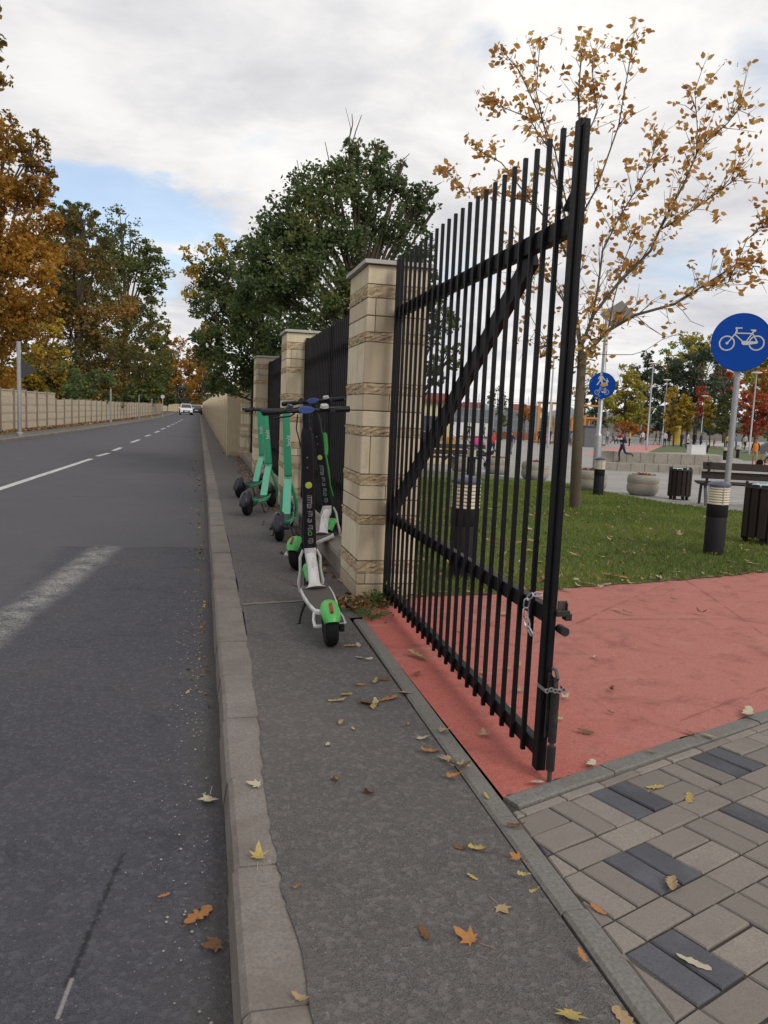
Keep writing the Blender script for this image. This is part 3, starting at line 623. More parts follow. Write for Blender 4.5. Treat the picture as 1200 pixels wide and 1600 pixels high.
for px, d, h, lb in ((328, 72, 2.9, 'grey post rising behind the yellowish wall, first of a pair'), (336, 52, 2.9, 'taller grey post rising behind the yellowish wall near the dark tree')):
    p = foot(px, d, lambda x, y: -.2); p.x = max(p.x, 1.3); t = thing('wall_post', lb, 'post', p); MB().lathe([(.06, -.1), (.06, h)], n=10).build('pole', M_STEEL, t); MB().box((0, -.1, h), (.12, .5, .05)).build('lamp_arm', M_STEEL, t, smooth=0)
# ------------------------------------------------------------------ KICK SCOOTERS
M_RUB = mat('tyre_rubber', (.011, .011, .012), .8, .3, 40, .3, 150, spec=.2)
M_BLK = mat('matt_black', (.010, .010, .013), .45, .3, 12, .1, 200, spec=.3)
M_BLKP = mat('black_plastic', (.011, .011, .02), .3, .25, 12)
M_WHT = mat('white_paint', (.62, .61, .60), .35, .10, 10, dirt=(.46, .44, .41))
M_LIME = mat('lime_green', (.075, .40, .085), .38, .12, 9)
M_MINT = mat('mint_green', (.045, .36, .19), .4, .10, 7); M_MINT2 = mat('light_mint', (.13, .47, .31), .42, .10, 7)
M_MAT = mat('grip_mat', (.075, .065, .055), .9, .2, 60, .5, 300); M_REDL = mat('red_reflector', (.32, .018, .012), .25, .2, 60)
M_BLUE = mat('blue_cap', (.03, .07, .24), .4, .15, 20); M_GREYP = mat('grey_plastic', (.42, .42, .42), .45, .1, 20)
M_STK = mat('yellow_green_sticker', (.40, .50, .11), .5, .1, 20); M_INK = mat('white_print', (.30, .30, .31), .5, .08, 20); M_LET = mat('white_lettering', (.66, .68, .66), .5, .05, 20); M_INKG = mat('green_print', (.08, .38, .10), .5, .08, 20)
M_SIL = mat('silver', (.45, .45, .45), .3, .15, 30, metal=.8)
def text_mesh(body, size, name, m, parent, M, extr=.0008):
    cu = bpy.data.curves.new('lettering', 'FONT'); cu.body = body; cu.size = size; cu.align_x = 'CENTER'; cu.align_y = 'CENTER'; cu.extrude = extr
    o = bpy.data.objects.new('lettering', cu); COL.objects.link(o); dg = bpy.context.evaluated_depsgraph_get(); me = bpy.data.meshes.new_from_object(o.evaluated_get(dg)); bpy.data.objects.remove(o); bpy.data.curves.remove(cu)
    me.materials.clear(); me.materials.append(m); me.transform(M); me.name = name
    r = bpy.data.objects.new(name, me); COL.objects.link(r); r.parent = parent; return r
def wheel(t, y, r, w, x=0):
    pr = [(r * .62, -w * .42), (r * .86, -w * .5), (r * .96, -w * .36), (r, 0), (r * .96, w * .36), (r * .86, w * .5), (r * .62, w * .42)]
    o = MB().lathe(pr, (x, y, r), 28, axis='X').build('wheel', M_RUB, t)
    MB().lathe([(r * .2, -w * .5), (r * .55, -w * .44), (r * .6, 0), (r * .55, w * .44), (r * .2, w * .5)], (x, y, r), 20, axis='X').build('hub', M_BLK, o)
def fender(t, y0, r, w, a0, a1, name, m, drop=.025, dome=.018):
    """a domed mudguard: arcs across and along the wheel"""
    rings_o, n_ = [], 14
    for i in range(n_ + 1):
        a = R(a0 + (a1 - a0) * i / n_); ring = []
        tap = 1 - .25 * abs(2 * i / n_ - 1) ** 3
        for j in range(9):
            u = -1 + j / 4; rr = r + dome * (1 - u * u) - drop * max(0, abs(u) - .72) / .28
            ring.append((u * w / 2 * tap, y0 - rr * math.cos(a), r * .86 + rr * math.sin(a)))
        for j in range(8, -1, -1):
            u = -1 + j / 4; rr = r + dome * (1 - u * u) - drop * max(0, abs(u) - .72) / .28 - .006
            ring.append((u * (w / 2 * tap - .005), y0 - rr * math.cos(a), r * .86 + rr * math.sin(a)))
        rings_o.append(ring)
    return MB().loft(rings_o).build(name, m, t, smooth=50)
def handlebar(t, A, half, m):
    hb = MB().path([A + Vector((-half, -.015, 0)), A + Vector((-half * .5, 0, .0)), A, A + Vector((half * .5, 0, 0)), A + Vector((half, -.015, 0))], .0145, 10); o = hb.build('handlebar', m, t)
    for s in (-1, 1):
        MB().path([A + Vector((s * half, -.015, 0)), A + Vector((s * (half - .005), -.015, 0)), A + Vector((s * (half - .12), -.006, 0)), A + Vector((s * (half - .125), -.006, 0))], [.016, .0195, .0185, .015], 12).build('grip', M_BLK, o)
def lime_scooter(label, tagged=False):
    t = thing('kick_scooter', label, 'scooter', group='white and black scooters with green mudguards'); B0, T0 = Vector((0, .93, .13)), Vector((0, .735, 1.285)); ax = (T0 - B0).normalized(); fr = Vector((0, -ax.z, ax.y))   # fr points to the rider
    for y, r in ((0, .115), (.94, .115)): wheel(t, y, r, .07)
    dk = MB(); out = [(.045, .10), (.07, .13), (.088, .30), (.098, .50), (.098, .68), (.075, .745), (.04, .76)]; poly = [(x, y) for x, y in out] + [(-x, y) for x, y in out[::-1]]
    dk.prism(poly, .148, .178, 'XY'); d_o = dk.build('deck', M_WHT, t, smooth=30, bev=.008)
    MB().prism([(x * .87, .13 + (y - .10) * .94) for x, y in poly], .1785, .182, 'XY').build('deck_mat', M_MAT, d_o, smooth=0)
    for s in (-1, 1): MB().path([(s * .07, .15, .155), (s * .085, .05, .14), (s * .085, -.02, .122), (s * .05, -.02, .122)], [.008, .009, .011, .010], 8).build('rear_arm', M_SIL if s > 0 else M_WHT, t)
    MB().box((.062, .0, .105), (.03, .06, .05)).box((.05, .0, .11), (.02, .04, .04)).build('motor_box', M_BLK, t, smooth=0, bev=.006)
    f_ = fender(t, 0.0,   .130, .108, 24, 116, 'mudguard', M_LIME)
    a = R(56); p = Vector((0, -.150 * math.cos(a), .112 + .150 * math.sin(a))); tg = Vector((0, math.sin(a), math.cos(a)))
    MB().path([p - tg * .036 + Vector((0, .006, -.002)), p - tg * .032, p + tg * .032, p + tg * .036 + Vector((0, .004, -.004))], [.006, .010, .010, .006], 10, sq=.95).build('tail_light', M_REDL, f_)
    nk = MB(); q = B0 + ax * .21
    nk.path([Vector((0, .68, .165)), Vector((0, .705, .20)), Vector((0, .765, .30)), q + fr * .035 + ax * .02, q + fr * .02 + ax * .07], [.056, .037, .034, .037, .040], 14); n_o = nk.build('neck', M_WHT, t)
    MB().path([Vector((0, .655, .176)), Vector((0, .66, .186))], [.072, .058], 18).build('neck_collar', M_WHT, n_o)
    dec = MB(); tn = (Vector((0, .765, .33)) - Vector((0, .705, .20))).normalized(); nn = Vector((0, -tn.z, tn.y)); c = Vector((0, .735, .265)) + nn * .0365 + tn * .055
    for k, (dz, w) in enumerate(((.03, .006), (.018, .006), (0, .012), (-.012, .012), (-.022, .012))): dec.box(c + tn * dz, (w, .0025, .007), Matrix.Rotation(math.atan2(tn.y, tn.z), 3, 'X').inverted())
    dec.build('print', M_GREYP, n_o, smooth=0)
    for s in (-1, 1):
        MB().path([q + Vector((s * .045, 0, .05)), q + Vector((s * .066, .0, .0)), Vector((s * .068, .915, .24)), Vector((s * .078, .92, .17)), Vector((s * .07, .94, .10))], [.008, .010, .009, .014, .012], 8).build('fork', M_WHT, t)
    fender(t, .94, .145, .10, 30, 150, 'mudguard', M_LIME)
    # battery stem: a wide rounded box section
    rings = []
    for k, wf in ((-.02, .9), (0, 1.02), (.10, 1.0), (.66, .9), (.76, .86), (.80, .7)):
        c = B0 + ax * (.27 + k); w, d_ = .043 * wf, .035 * wf; rings.append([c + Vector((math.copysign(abs(math.cos(th)) ** .6, math.cos(th)) * w, 0, 0)) + fr * (math.copysign(abs(math.sin(th)) ** .6, math.sin(th)) * d_) for th in [2 * math.pi * i / 16 for i in range(16)]])
    stem = MB().loft(rings).build('stem', M_BLK, t, smooth=40)
    MB().path([B0 + ax * 1.0, T0], [.026, .022], 12).build('stem_top', M_BLK, stem)
    pr = MB(); prg = MB(); RM = Matrix((( -1, 0, 0), (0, fr.y, ax.y), (0, fr.z, ax.z))); rgk = random.Random(5)
    def onstem(s, u, e=.0355): k = 1.0 - max(0, s - .1) * .19; return B0 + ax * (.27 + s) + fr * (.036 * k + .0012) + Vector((u, 0, 0))
    for (s_, kind) in ((.355, 'bars'), (.30, 'ring'), (.25, 'bars'), (.205, 'ring'), (.155, 'bars'), (.115, 'green'), (.065, 'bars'), (.33, 'bars2')):
        if kind.startswith('bars'):
            for k in range(4 if kind == 'bars' else 2): pr.box(onstem(s_ - .018 + k * .011, rgk.uniform(-.004, .004)), (rgk.uniform(.018, .030), .0016, .003), RM)
            pr.box(onstem(s_, .016), (.004, .0016, .03), RM)
        else:
            tgt = prg if kind == 'green' else pr
            for k in range(12):
                th = 2 * math.pi * k / 12
                if k in (2, 3) and kind == 'ring': continue
                tgt.box(onstem(s_ + .012 * math.sin(th), .012 * math.cos(th)), (.0075, .0016, .0042), RM @ Matrix.Rotation(-th - math.pi / 2, 3, 'Y'))
            if kind == 'ring': tgt.box(onstem(s_, .0), (.008, .0016, .004), RM)
    pr.build('print', M_INK, stem, smooth=0); prg.build('print', M_INKG, stem, smooth=0)
    sk = MB(); c = onstem(.44, 0); sk.add([c + Vector((math.cos(2 * math.pi * i / 20) * .022, 0, 0)) + ax * math.sin(2 * math.pi * i / 20) * .022 for i in range(20)] + [c + fr * .0015], [(i, (i + 1) % 20, 20) for i in range(20)]); sk.build('round_sticker', M_STK, stem, smooth=0)
    for s_, u in ((.555, -.004), (.62, -.004)):
        MB().path([onstem(s_, u) - fr * .003, onstem(s_, u) + fr * .0025], [.0055, .0045], 10).build('screw', M_SIL, stem)
    if tagged:
        MB().prism([(-.02, 0), (.02, 0), (.028, .06), (.028, .17), (.018, .19), (-.02, .19)], -.004, .004, 'XZ', off=(.045, .80, .84)).build('lock_plate', M_LIME, t, smooth=0, bev=.002)
        MB().path([(.05, .79, .86), (.055, .82, .72), (.045, .86, .58), (.05, .9, .48)], .006, 8).build('lock_cable', M_LIME, t)
    handlebar(t, T0 + Vector((0, 0, .012)), .275, M_BLK)
    cap_ = MB(); cc = T0 + Vector((0, -.014, .016)); rings = [[cc + Vector((math.cos(th) * .052 * k, -.012 * z_ , math.sin(th) * .024 * k)) for th in [2 * math.pi * i / 20 for i in range(20)]] for k, z_ in ((1, -.6), (1, .6), (.9, 1.0))]; cap_.loft(rings).build('head_cap', M_BLUE, t)
    MB().box(T0 + Vector((-.105, -.012, .02)), (.045, .035, .036)).path([T0 + Vector((-.10, -.01, .035)), T0 + Vector((-.095, -.015, .052))], [.022, .018], 12).build('bell', M_BLKP, t, bev=.004)
    MB().path([T0 + Vector((.115, -.014, .028)), T0 + Vector((.115, -.02, .045))], [.026, .022], 16, sq=1.1).build('display', M_GREYP, t)
    MB().box(T0 + Vector((.165, -.01, .012)), (.035, .045, .036)).build('throttle', M_BLKP, t, smooth=0, bev=.006)
    MB().path([T0 + Vector((-.07, .03, -.005)), T0 + Vector((-.10, .055, -.02)), T0 + Vector((-.2, .05, -.03))], [.006, .005, .005], 8).build('brake_lever', M_BLK, t)
    MB().path([T0 + Vector((-.05, .03, -.01)), T0 + Vector((-.06, .06, -.10)), T0 + Vector((-.02, .05, -.3)), Vector((-.045, .90, .5)), Vector((-.05, .91, .3))], .004, 6).build('brake_cable', M_BLK, t)
    MB().path([(-.075, .52, .14), (-.11, .50, .07), (-.13, .47, .012), (-.155, .455, .006)], [.009, .008, .008, .006], 8).build('kickstand', M_BLK, t)
    return t
def mint_scooter(label):
    t = thing('kick_scooter', label, 'scooter', group='mint green scooters'); B0, T0 = Vector((0, .98, .14)), Vector((0, .80, 1.265)); ax = (T0 - B0).normalized(); fr = Vector((0, -ax.z, ax.y))
    for y, r in ((0, .127), (.98, .127)): wheel(t, y, r, .075)
    out = [(.05, .12), (.085, .17), (.09, .34), (.09, .62), (.07, .74)]; poly = out + [(-x, y) for x, y in out[::-1]]
    dk = MB(); rings = []
    for (y, w, z0, z1) in ((.10, .05, .165, .20), (.16, .085, .13, .185), (.34, .09, .115, .175), (.60, .09, .125, .18), (.74, .07, .15, .20)):
        rings.append([(-w, y, z1), (-w * 1.02, y, (z0 + z1) / 2 + .012), (-w * .8, y, z0), (w * .8, y, z0), (w * 1.02, y, (z0 + z1) / 2 + .012), (w, y, z1)])
    d_o = dk.loft(rings).build('deck', M_MINT, t, smooth=0, bev=.004)
    MB().loft([[(-w * .9, y, z1 + .0005), (-w * .9, y, z1 + .004), (w * .9, y, z1 + .004), (w * .9, y, z1 + .0005)] for (y, w, z0, z1) in ((.15, .08, .13, .187), (.34, .09, .115, .176), (.60, .09, .125, .181), (.72, .07, .15, .197))]).build('deck_mat', M_BLK, d_o, smooth=0)
    for s in (-1, 1): MB().box((s * .091, .30, .151), (.006, .34, .012)).build('side_trim', M_MINT2, d_o, smooth=0, bev=.001)
    f_ = fender(t, 0.0, .150, .13, -4, 112, 'mudguard', M_BLKP, .03, .02)
    MB().lathe([(.012, -.004), (.016, 0), (.012, .006)], (0, -.09, .275), 12, axis='Y').build('badge', M_BLK, f_)
    MB().box((.07, .16, .165), (.045, .012, .022)).build('reflector', M_REDL, t, smooth=0, bev=.003)
    for s in (-1, 1): MB().path([(s * .075, .17, .155), (s * .09, .06, .14), (s * .085, -.01, .127), (s * .05, -.01, .127)], [.012, .014, .016, .014], 8).build('rear_arm', M_BLK, t)
    q = B0 + ax * .42
    rings = []
    for (c, w, d_) in ((Vector((0, .64, .165)), .044, .034), (Vector((0, .70, .26)), .043, .032), (Vector((0, .80, .42)), .042, .032), (q + fr * .004, .041, .034), (q + ax * .03, .040, .036)):
        rings.append([c + Vector((sx * w, 0, 0)) + Vector((0, sy * d_, sy * .012)) for sx, sy in ((-1, -.6), (-.7, -1), (.7, -1), (1, -.6), (1, .6), (.7, 1), (-.7, 1), (-1, .6))])
    MB().loft(rings).build('neck', M_MINT2, t, smooth=30)
    for s in (-1, 1): MB().path([q + Vector((s * .03, .0, -.06)), q + Vector((s * .055, .015, -.16)), Vector((s * .075, .965, .30)), Vector((s * .08, .985, .22)), Vector((s * .07, .985, .115))], [.018, .020, .020, .021, .016], 8).build('fork', M_MINT, t)
    fender(t, .98, .150, .10, 35, 140, 'mudguard', M_BLKP)
    st = MB().path([q + ax * .028, T0 - ax * .01, T0], [.043, .040, .038], 18).build('stem', M_MINT, t)
    MB().path([q + ax * .026, q + ax * .034], [.0445, .0445], 18).build('stem_joint', M_BLK, st)
    side = Vector((1, 0, 0)); c = q + ax * .42; out_ = (side * .55 + fr * .83).normalized()
    wd = ax; tr = wd.cross(out_).normalized()
    Mx = Matrix.Translation(c + out_ * .0425) @ Matrix((( wd.x, tr.x * -1, out_.x, 0), (wd.y, -tr.y, out_.y, 0), (wd.z, -tr.z, out_.z, 0), (0, 0, 0, 1)))
    Mx = Matrix.Translation(c + out_ * .0425) @ Matrix(((wd.x, out_.cross(wd).x, out_.x, 0), (wd.y, out_.cross(wd).y, out_.y, 0), (wd.z, out_.cross(wd).z, out_.z, 0), (0, 0, 0, 1)))
    text_mesh('bolt', .075, 'lettering', M_LET, st, Mx)
    handlebar(t, T0 + Vector((0, 0, .012)), .27, M_BLK)
    MB().box(T0 + Vector((0, 0, .012)), (.07, .06, .045)).build('clamp', M_BLK, t, smooth=0, bev=.008)
    MB().box(T0 + Vector((-.11, -.005, .02)), (.05, .05, .04)).build('control_box', M_BLKP, t, smooth=0, bev=.006)
    for s in (-1, 1): MB().path([T0 + Vector((s * .13, .02, 0)), T0 + Vector((s * .15, .06, -.02)), T0 + Vector((s * .25, .055, -.035))], [.007, .006, .005], 8).build('brake_lever', M_SIL if s > 0 else M_BLK, t)
    for s in (-1, 1): MB().path([(s * .06, .36, .12), (s * .095, .33, .05), (s * .105, .32, .008), (s * .13, .31, .006)], [.009, .008, .009, .007], 8).build('kickstand', M_BLK, t)
    return t
def put(o, px, py, rz, lean=0): p = street(px, py); o.location = (p.x, p.y, .005); o.rotation_euler = (Matrix.Rotation(-R(rz), 3, 'Z') @ Matrix.Rotation(-R(lean), 3, 'Y')).to_euler()
s1 = lime_scooter('nearest scooter: white neck, fat black stem, green mudguard, its deck toward the viewer'); put(s1, 517, 1010, 1.3, 4.4)
s2 = lime_scooter('white and black scooter half hidden behind the nearest one, its deck against the fence plinth', True); put(s2, 466, 891, 26, 7); s2.scale = (1.07,) * 3
b1 = mint_scooter('mint green scooter nearest of the three, its black rear wheel facing the road'); put(b1, 437, 846, 12, 2.5)
b2_ = dup(b1, label='middle mint green scooter, angled toward the fence with its kickstand down'); put(b2_, 387, 806, 22, 3)
b3_ = dup(b1, label='farthest mint green scooter, partly behind the middle one'); put(b3_, 375, 778, 24, 1)
# ------------------------------------------------------------------ PARK FURNITURE
M_BOL = mat('bollard_grey', (.012, .011, .013), .55, .25, 6, .1, 160, spec=.22); M_BCAP = mat('bollard_cap', (.055, .065, .11), .35, .15, 6); M_LOUV = mat('cream_louvre', (.62, .57, .44), .45, .08, 9)
def make_bollard(label):
    t = thing('bollard_light', label, 'bollard', group='louvred bollard lights')
    MB().lathe([(.106, -.08), (.106, .42), (.1045, .424), (.1085, .43), (.1085, .555), (.10, .56)], n=32).build('post', M_BOL, t)
    lv = MB(); z = .562
    prof = [(.088, .56)]
    for k in range(7): prof += [(.110, z), (.110, z + .010), (.092, z + .022)]; z += .0275
    lv.lathe(prof + [(.088, z)], n=32).build('louvre', M_LOUV, t)
    for k in range(3): 
        th = R(20 + 120 * k); MB().box((.1085 * math.cos(th), .1085 * math.sin(th), .655), (.006, .012, .20), th).build('rod', M_SIL, t, smooth=0)
    MB().lathe([(.10, z - .002), (.118, z), (.118, z + .012), (.108, z + .026), (.08, z + .042), (.04, z + .052), (.008, z + .055)], n=32).build('cap', M_BCAP, t); return t
bo = make_bollard('louvred bollard light in front of the round bicycle sign post'); bo.location = park(1114, 868)
def lean(o, ax_, ay): o.rotation_euler = (R(ax_), R(ay), 0)
b = dup(bo, park(721, 905), 0, 'louvred bollard light on the grass right behind the gate bars', scale=1.06)
b = dup(bo, park(934, 775), 0, 'louvred bollard light at the foot of the pole with the walkers sign', scale=1.02)
b = dup(bo, park(735, 748), 0, 'small louvred bollard light seen through the gate beside the pushchair', scale=1.05)
for px, d, lb in ((967, 0, ''), ):
    pass
for px, py, sc, lb in ((912 + 0, 0, 0, ''),):
    pass
far_b = [(1078, 62, 'bollard light beside the white utility box on the far lawn'), (1132, 58, 'bollard light on the far lawn between sign post and utility box'), (1152, 63, 'dark bollard light on the far lawn right of the round sign post'), (1104, 74, 'dark bollard light farther off, left of a lamp post'), (1074, 80, 'dark bollard light in front of the crowd near the yellow panel')]
for px, d, lb in far_b: dup(bo, foot(px, d), 0, lb, scale=1.25)
# round traffic signs
M_SIGNB = mat('sign_blue', (.001, .055, .34), .45, .1, 3, spec=.15); M_SIGNW = mat('sign_white', (.50, .53, .53), .4, .06, 5); M_ALU = mat('aluminium', (.40, .41, .42), .4, .12, 20, metal=.7)
def ring2(mb, c, r, w, y, n_=28):
    vs = []
    for k in range(n_):
        th = 2 * math.pi * k / n_; vs += [(c[0] + math.cos(th) * (r + w / 2), y, c[1] + math.sin(th) * (r + w / 2)), (c[0] + math.cos(th) * (r - w / 2), y, c[1] + math.sin(th) * (r - w / 2))]
    mb.add(vs, [(2 * k, 2 * ((k + 1) % n_), 2 * ((k + 1) % n_) + 1, 2 * k + 1) for k in range(n_)])
def bar2(mb, a, b_, w, y, w2=None):
    a, b_ = Vector(a), Vector(b_); d = (b_ - a).normalized(); nn = Vector((-d.y, d.x)); w2 = w2 or w
    mb.add([(*(p + nn * s)[:1], y, (p + nn * s)[1]) for p, s in ((a, w / 2), (a, -w / 2), (b_, -w2 / 2), (b_, w2 / 2))], [(0, 1, 2, 3)])
def poly2(mb, pts, y): mb.add([(p[0], y, p[1]) for p in pts], [tuple(range(len(pts)))])
def bicycle(mb, cx, cz, s, y):
    """the road-sign bicycle; unit = wheel spacing from the photo (wheel centres 44 apart)"""
    q = lambda x, z: (cx + x * s, cz + z * s)
    k = iter(range(100)); Y = lambda: y - .00015 * next(k)
    ring2(mb, q(-22.2, -1), 11 * s, 2.1 * s, Y()); ring2(mb, q(21.8, 0), 11 * s, 2.1 * s, Y())
    bar2(mb, q(-21.5, -1), q(-9.5, 16), 1.9 * s, Y()); bar2(mb, q(-10.5, 14.5), q(-8.5, 19.5), 2.6 * s, Y()); bar2(mb, q(-8.6, 19.2), q(-10.6, 22.6), 2.2 * s, Y()); bar2(mb, q(-11.2, 22.8), q(-1, 23.2), 2. * s, Y()); bar2(mb, q(-11.3, 22.6), q(-9, 24), 1.6 * s, Y())
    poly2(mb, [q(-22 + 2.2 * math.cos(a), -1 + 2.2 * math.sin(a)) for a in [i * .5236 for i in range(12)]], Y())
    bar2(mb, q(-10, 15), q(14, 14.8), 1.9 * s, Y()); bar2(mb, q(-11, 12.8), q(2, 1), 1.9 * s, Y()); bar2(mb, q(6, 1.5), q(15, 16.5), 1.9 * s, Y()); bar2(mb, q(14, 16), q(23, 1), 1.9 * s, Y()); bar2(mb, q(14.5, 15), q(16.5, 20), 2.2 * s, Y())
    poly2(mb, [q(11.5, 21), q(19.5, 21), q(19.5, 17.6), q(17, 17.2), q(15, 18.8), q(11.5, 19.4)], Y())
    poly2(mb, [q(-.8, 1), q(.5, 3), q(12, 2.6), q(23, 2.6), q(24, 0), q(22, -1), q(8, -3.4), q(2, -3.6), q(-.2, -1.6)], Y())
def round_sign(label, p, h, dia, face, post_r, post_h, prints, cat='traffic sign'):
    """sign board on a post; face = compass direction the board looks to (radians, 0 = toward -Y)"""
    t = thing('round_sign', label, cat, p, face)
    r = dia / 2; back = -post_r - .006
    pl = MB().lathe([(r * .97, 0.), (r, .004), (r, .026), (r * .985, .03), (r * .97, .026), (r * .96, .027)], (0, -post_r - .034, h), 56, axis='Y')
    disc = MB().lathe([(r, -.011), (r, .011)], (0, -post_r - .02, h), 64, axis='Y').build('sign_board', M_SIGNB, t, smooth=30, bev=.002)
    rm = MB(); ring2(rm, (0, h), r * .987, r * .026, -post_r - .0335, 64); rm.build('rim', M_SIGNW if dia < .6 else M_SIGNB, disc, smooth=0, fix=False)
    g = MB(); prints(g, h, -post_r - .0338); g.build('pictogram', M_SIGNW, disc, smooth=0, fix=False)
    for z in (-.12, .12): MB().path([(-.08, -post_r - .004, h + z), (.08, -post_r - .004, h + z)], .012, 4).build('bracket', M_ALU, disc, smooth=0)
    if post_h: MB().lathe([(post_r, -.1), (post_r, post_h - .004), (post_r * .8, post_h)], n=20).build('post', M_STEEL, t)
    return t
view_to = lambda p: math.atan2(-(0 - p.x), (0 - p.y) * -1 * -1) if 0 else math.atan2(p.x, p.y)
p = park(1126, 862)
t = round_sign('big blue round bicycle sign on a grey post behind the nearest bollard', p, 2.30, .62, -view_to(p) * 1.0 + R(9), .032, 2.32, lambda g, h, y: bicycle(g, .002, h - .005, .62 / 92, y)); t.rotation_euler.y = R(0)
def walkers(g, h, y):
    bicycle(g, 0.0, h - .150, .0047, y)
    s = .66 / 530; k = iter(range(60)); Y = lambda: y - .00015 * next(k); q = lambda x, z: ((x - 630) * s, h + (615 - z) * s)
    poly2(g, [q(600 + 20 * math.cos(a), 408 + 22 * math.sin(a)) for a in [i * .5236 for i in range(12)]], Y())
    poly2(g, [q(585, 432), q(615, 432), q(638, 452), q(668, 500), q(690, 515), q(682, 524), q(655, 515), q(628, 475), q(632, 540), q(648, 618), q(622, 618), q(606, 545), q(592, 540), q(545, 614), q(522, 606), q(570, 530), q(585, 472), q(560, 502), q(542, 500), q(562, 455)], Y())
    poly2(g, [q(708 + 11 * math.cos(a), 492 + 12 * math.sin(a)) for a in [i * .5236 for i in range(12)]], Y())
    poly2(g, [q(698, 508), q(722, 508), q(742, 545), q(736, 552), q(722, 535), q(722, 565), q(730, 618), q(714, 618), q(708, 580), q(680, 618), q(666, 614), q(696, 562), q(698, 530), q(684, 524)], Y())
    bar2(g, (q(565, 820)), (q(580, 785)), .006, Y()); bar2(g, (q(580, 785)), (q(590, 820)), .006, Y()); bar2(g, (q(590, 820)), (q(612, 800)), .006, Y())
# slim park lamp with tilted panel, and the walkers' sign strapped to it
M_LAMPH = mat('lamp_head', (.80, .81, .82), .4, .1, 6)
p = park(936, 768) + Vector((.12, .45, 0)); D_ = p.x * AX[2] + p.y * AY[2]
tp = thing('solar_lamp', 'tall grey pole with a tilted pale panel rising behind the young oak', 'street lamp', p)
MB().lathe([(.085, -.1), (.085, 1.25), (.075, 1.30), (.055, 1.33), (.05, 3.9), (.045, 3.92)], n=18).build('pole', M_STEEL, tp)
pn = MB().box((.22, -.05, 4.05), (.46, .7, .03), Matrix.Rotation(R(40), 3, 'Y') @ Matrix.Rotation(R(-28), 3, 'X')); pn.build('panel', M_LAMPH, tp, smooth=0, bev=.004)
MB().box((.05, 0, 3.93), (.16, .10, .10)).build('bracket', M_ALU, tp, smooth=0, bev=.01)
ps = Vector((p.x, p.y, p.z)); t = round_sign('blue round sign with walkers and a bicycle on the pole near the young oak', ps, 2.42, .60, -view_to(p), .055, 0, walkers)
# bins, bench, planters, seat walls
M_SLAT = mat('brown_slat', (.026, .017, .013), .65, .4, 5, .2, 60, spec=.25); M_FRAME = mat('frame_grey', (.035, .036, .04), .5, .2, 8)
def make_bin(label):
    t = thing('litter_bin', label, 'litter bin', group='slatted litter bins')
    MB().lathe([(.185, .10), (.19, .11), (.19, .60), (.18, .60), (.17, .14)], n=20).build('liner', M_FRAME, t)
    k = 14
    for i in range(k):
        th = 2 * math.pi * i / k; o = MB().box((0, 0, .335), (.028, .078, .57 if i % 5 else .62), ch=.006).build('slat', M_SLAT, t, smooth=0); o.location = (.215 * math.cos(th), .215 * math.sin(th), .04); o.rotation_euler.z = th
    for i in range(4):
        th = 2 * math.pi * i / 4 + .5; MB().box((.18 * math.cos(th), .18 * math.sin(th), .05), (.05, .05, .18), th).build('leg', M_SLAT, t, smooth=0)
    MB().lathe([(.235, .622), (.235, .64), (.185, .645), (.18, .62), (.235, .62)], n=24).build('rim', M_FRAME, t); return t
bn = make_bin('slatted brown litter bin at the plaza edge with a pale bag showing'); bn.location = park(1060, 781)
MB().lathe([(.205, .63), (.16, .66), (.10, .655), (.05, .64)], n=14).build('bag', mat('bag_teal', (.30, .42, .42), .5, .3, 20), bn)
bin2 = dup(bn, park(1192, 852), .3, 'slatted brown litter bin cut by the frame, standing on the lawn beside the bench'); bin2.scale = (1.12, 1.12, 1.12)
def make_bench(label, L=1.9):
    t = thing('park_bench', label, 'bench', group='park benches')
    for i, (y, z) in enumerate(((.0, .43), (.12, .425), (.24, .43), (.36, .44))): MB().box((L / 2, y, z), (L, .10, .035)).build('seat_slat', M_SLAT, t, smooth=0, bev=.004)
    for (y, z) in ((-.10, .60), (-.155, .78)): MB().box((L / 2, y, z), (L, .035, .135), Matrix.Rotation(R(-17), 3, 'X')).build('back_slat', M_SLAT, t, smooth=0, bev=.004)
    for x in (.12, L - .12):
        MB().path([(x, .40, .0), (x, .34, .40)], .022, 4).path([(x, .0, .40), (x, -.20, .86)], .02, 4).path([(x, .38, .405), (x, -.05, .395)], .022, 4).path([(x, .04, .40), (x, -.14, .0)], .024, 4).build('frame', M_FRAME, t, smooth=0)
    return t
pb = park(1096, 791); bc = make_bench('dark slatted bench facing the plaza at the right edge of the lawn', 2.2); bc.location = pb + Vector((.05, .2, 0)); bc.rotation_euler.z = R(-21)
bl = dup(bc, park(655, 736), R(12), 'dark slatted bench seen through the gate bars beside the kiosk')
M_PLANTER = concrete('planter_concrete', (.32, .30, .265), (.24, .215, .18), .5, 60); M_BAND = mat('planter_band', (.46, .34, .16), .8, .2, 8); M_DRY = leaf_mat('dried_flowers', [(0, (.12, .05, .03)), (.5, (.26, .11, .05)), (1, (.34, .19, .09))], .2, .2, 6)
def tufts(n_, rad, z0, h, size, rg):
    mb = MB()
    for i in range(n_):
        a, r_ = rg.uniform(0, 6.28), rad * math.sqrt(rg.random()); c = Vector((r_ * math.cos(a), r_ * math.sin(a), z0 + rg.random() * h * (1 - .5 * r_ / rad))); u = Vector((rg.gauss(0, 1), rg.gauss(0, 1), rg.gauss(0, .6))).normalized() * size; w = u.cross(Vector((rg.gauss(0, 1), rg.gauss(0, 1), rg.gauss(0, 1)))).normalized() * size * .5
        mb.add([c - u, c + w, c + u, c - w], [(0, 1, 2, 3)])
    return mb
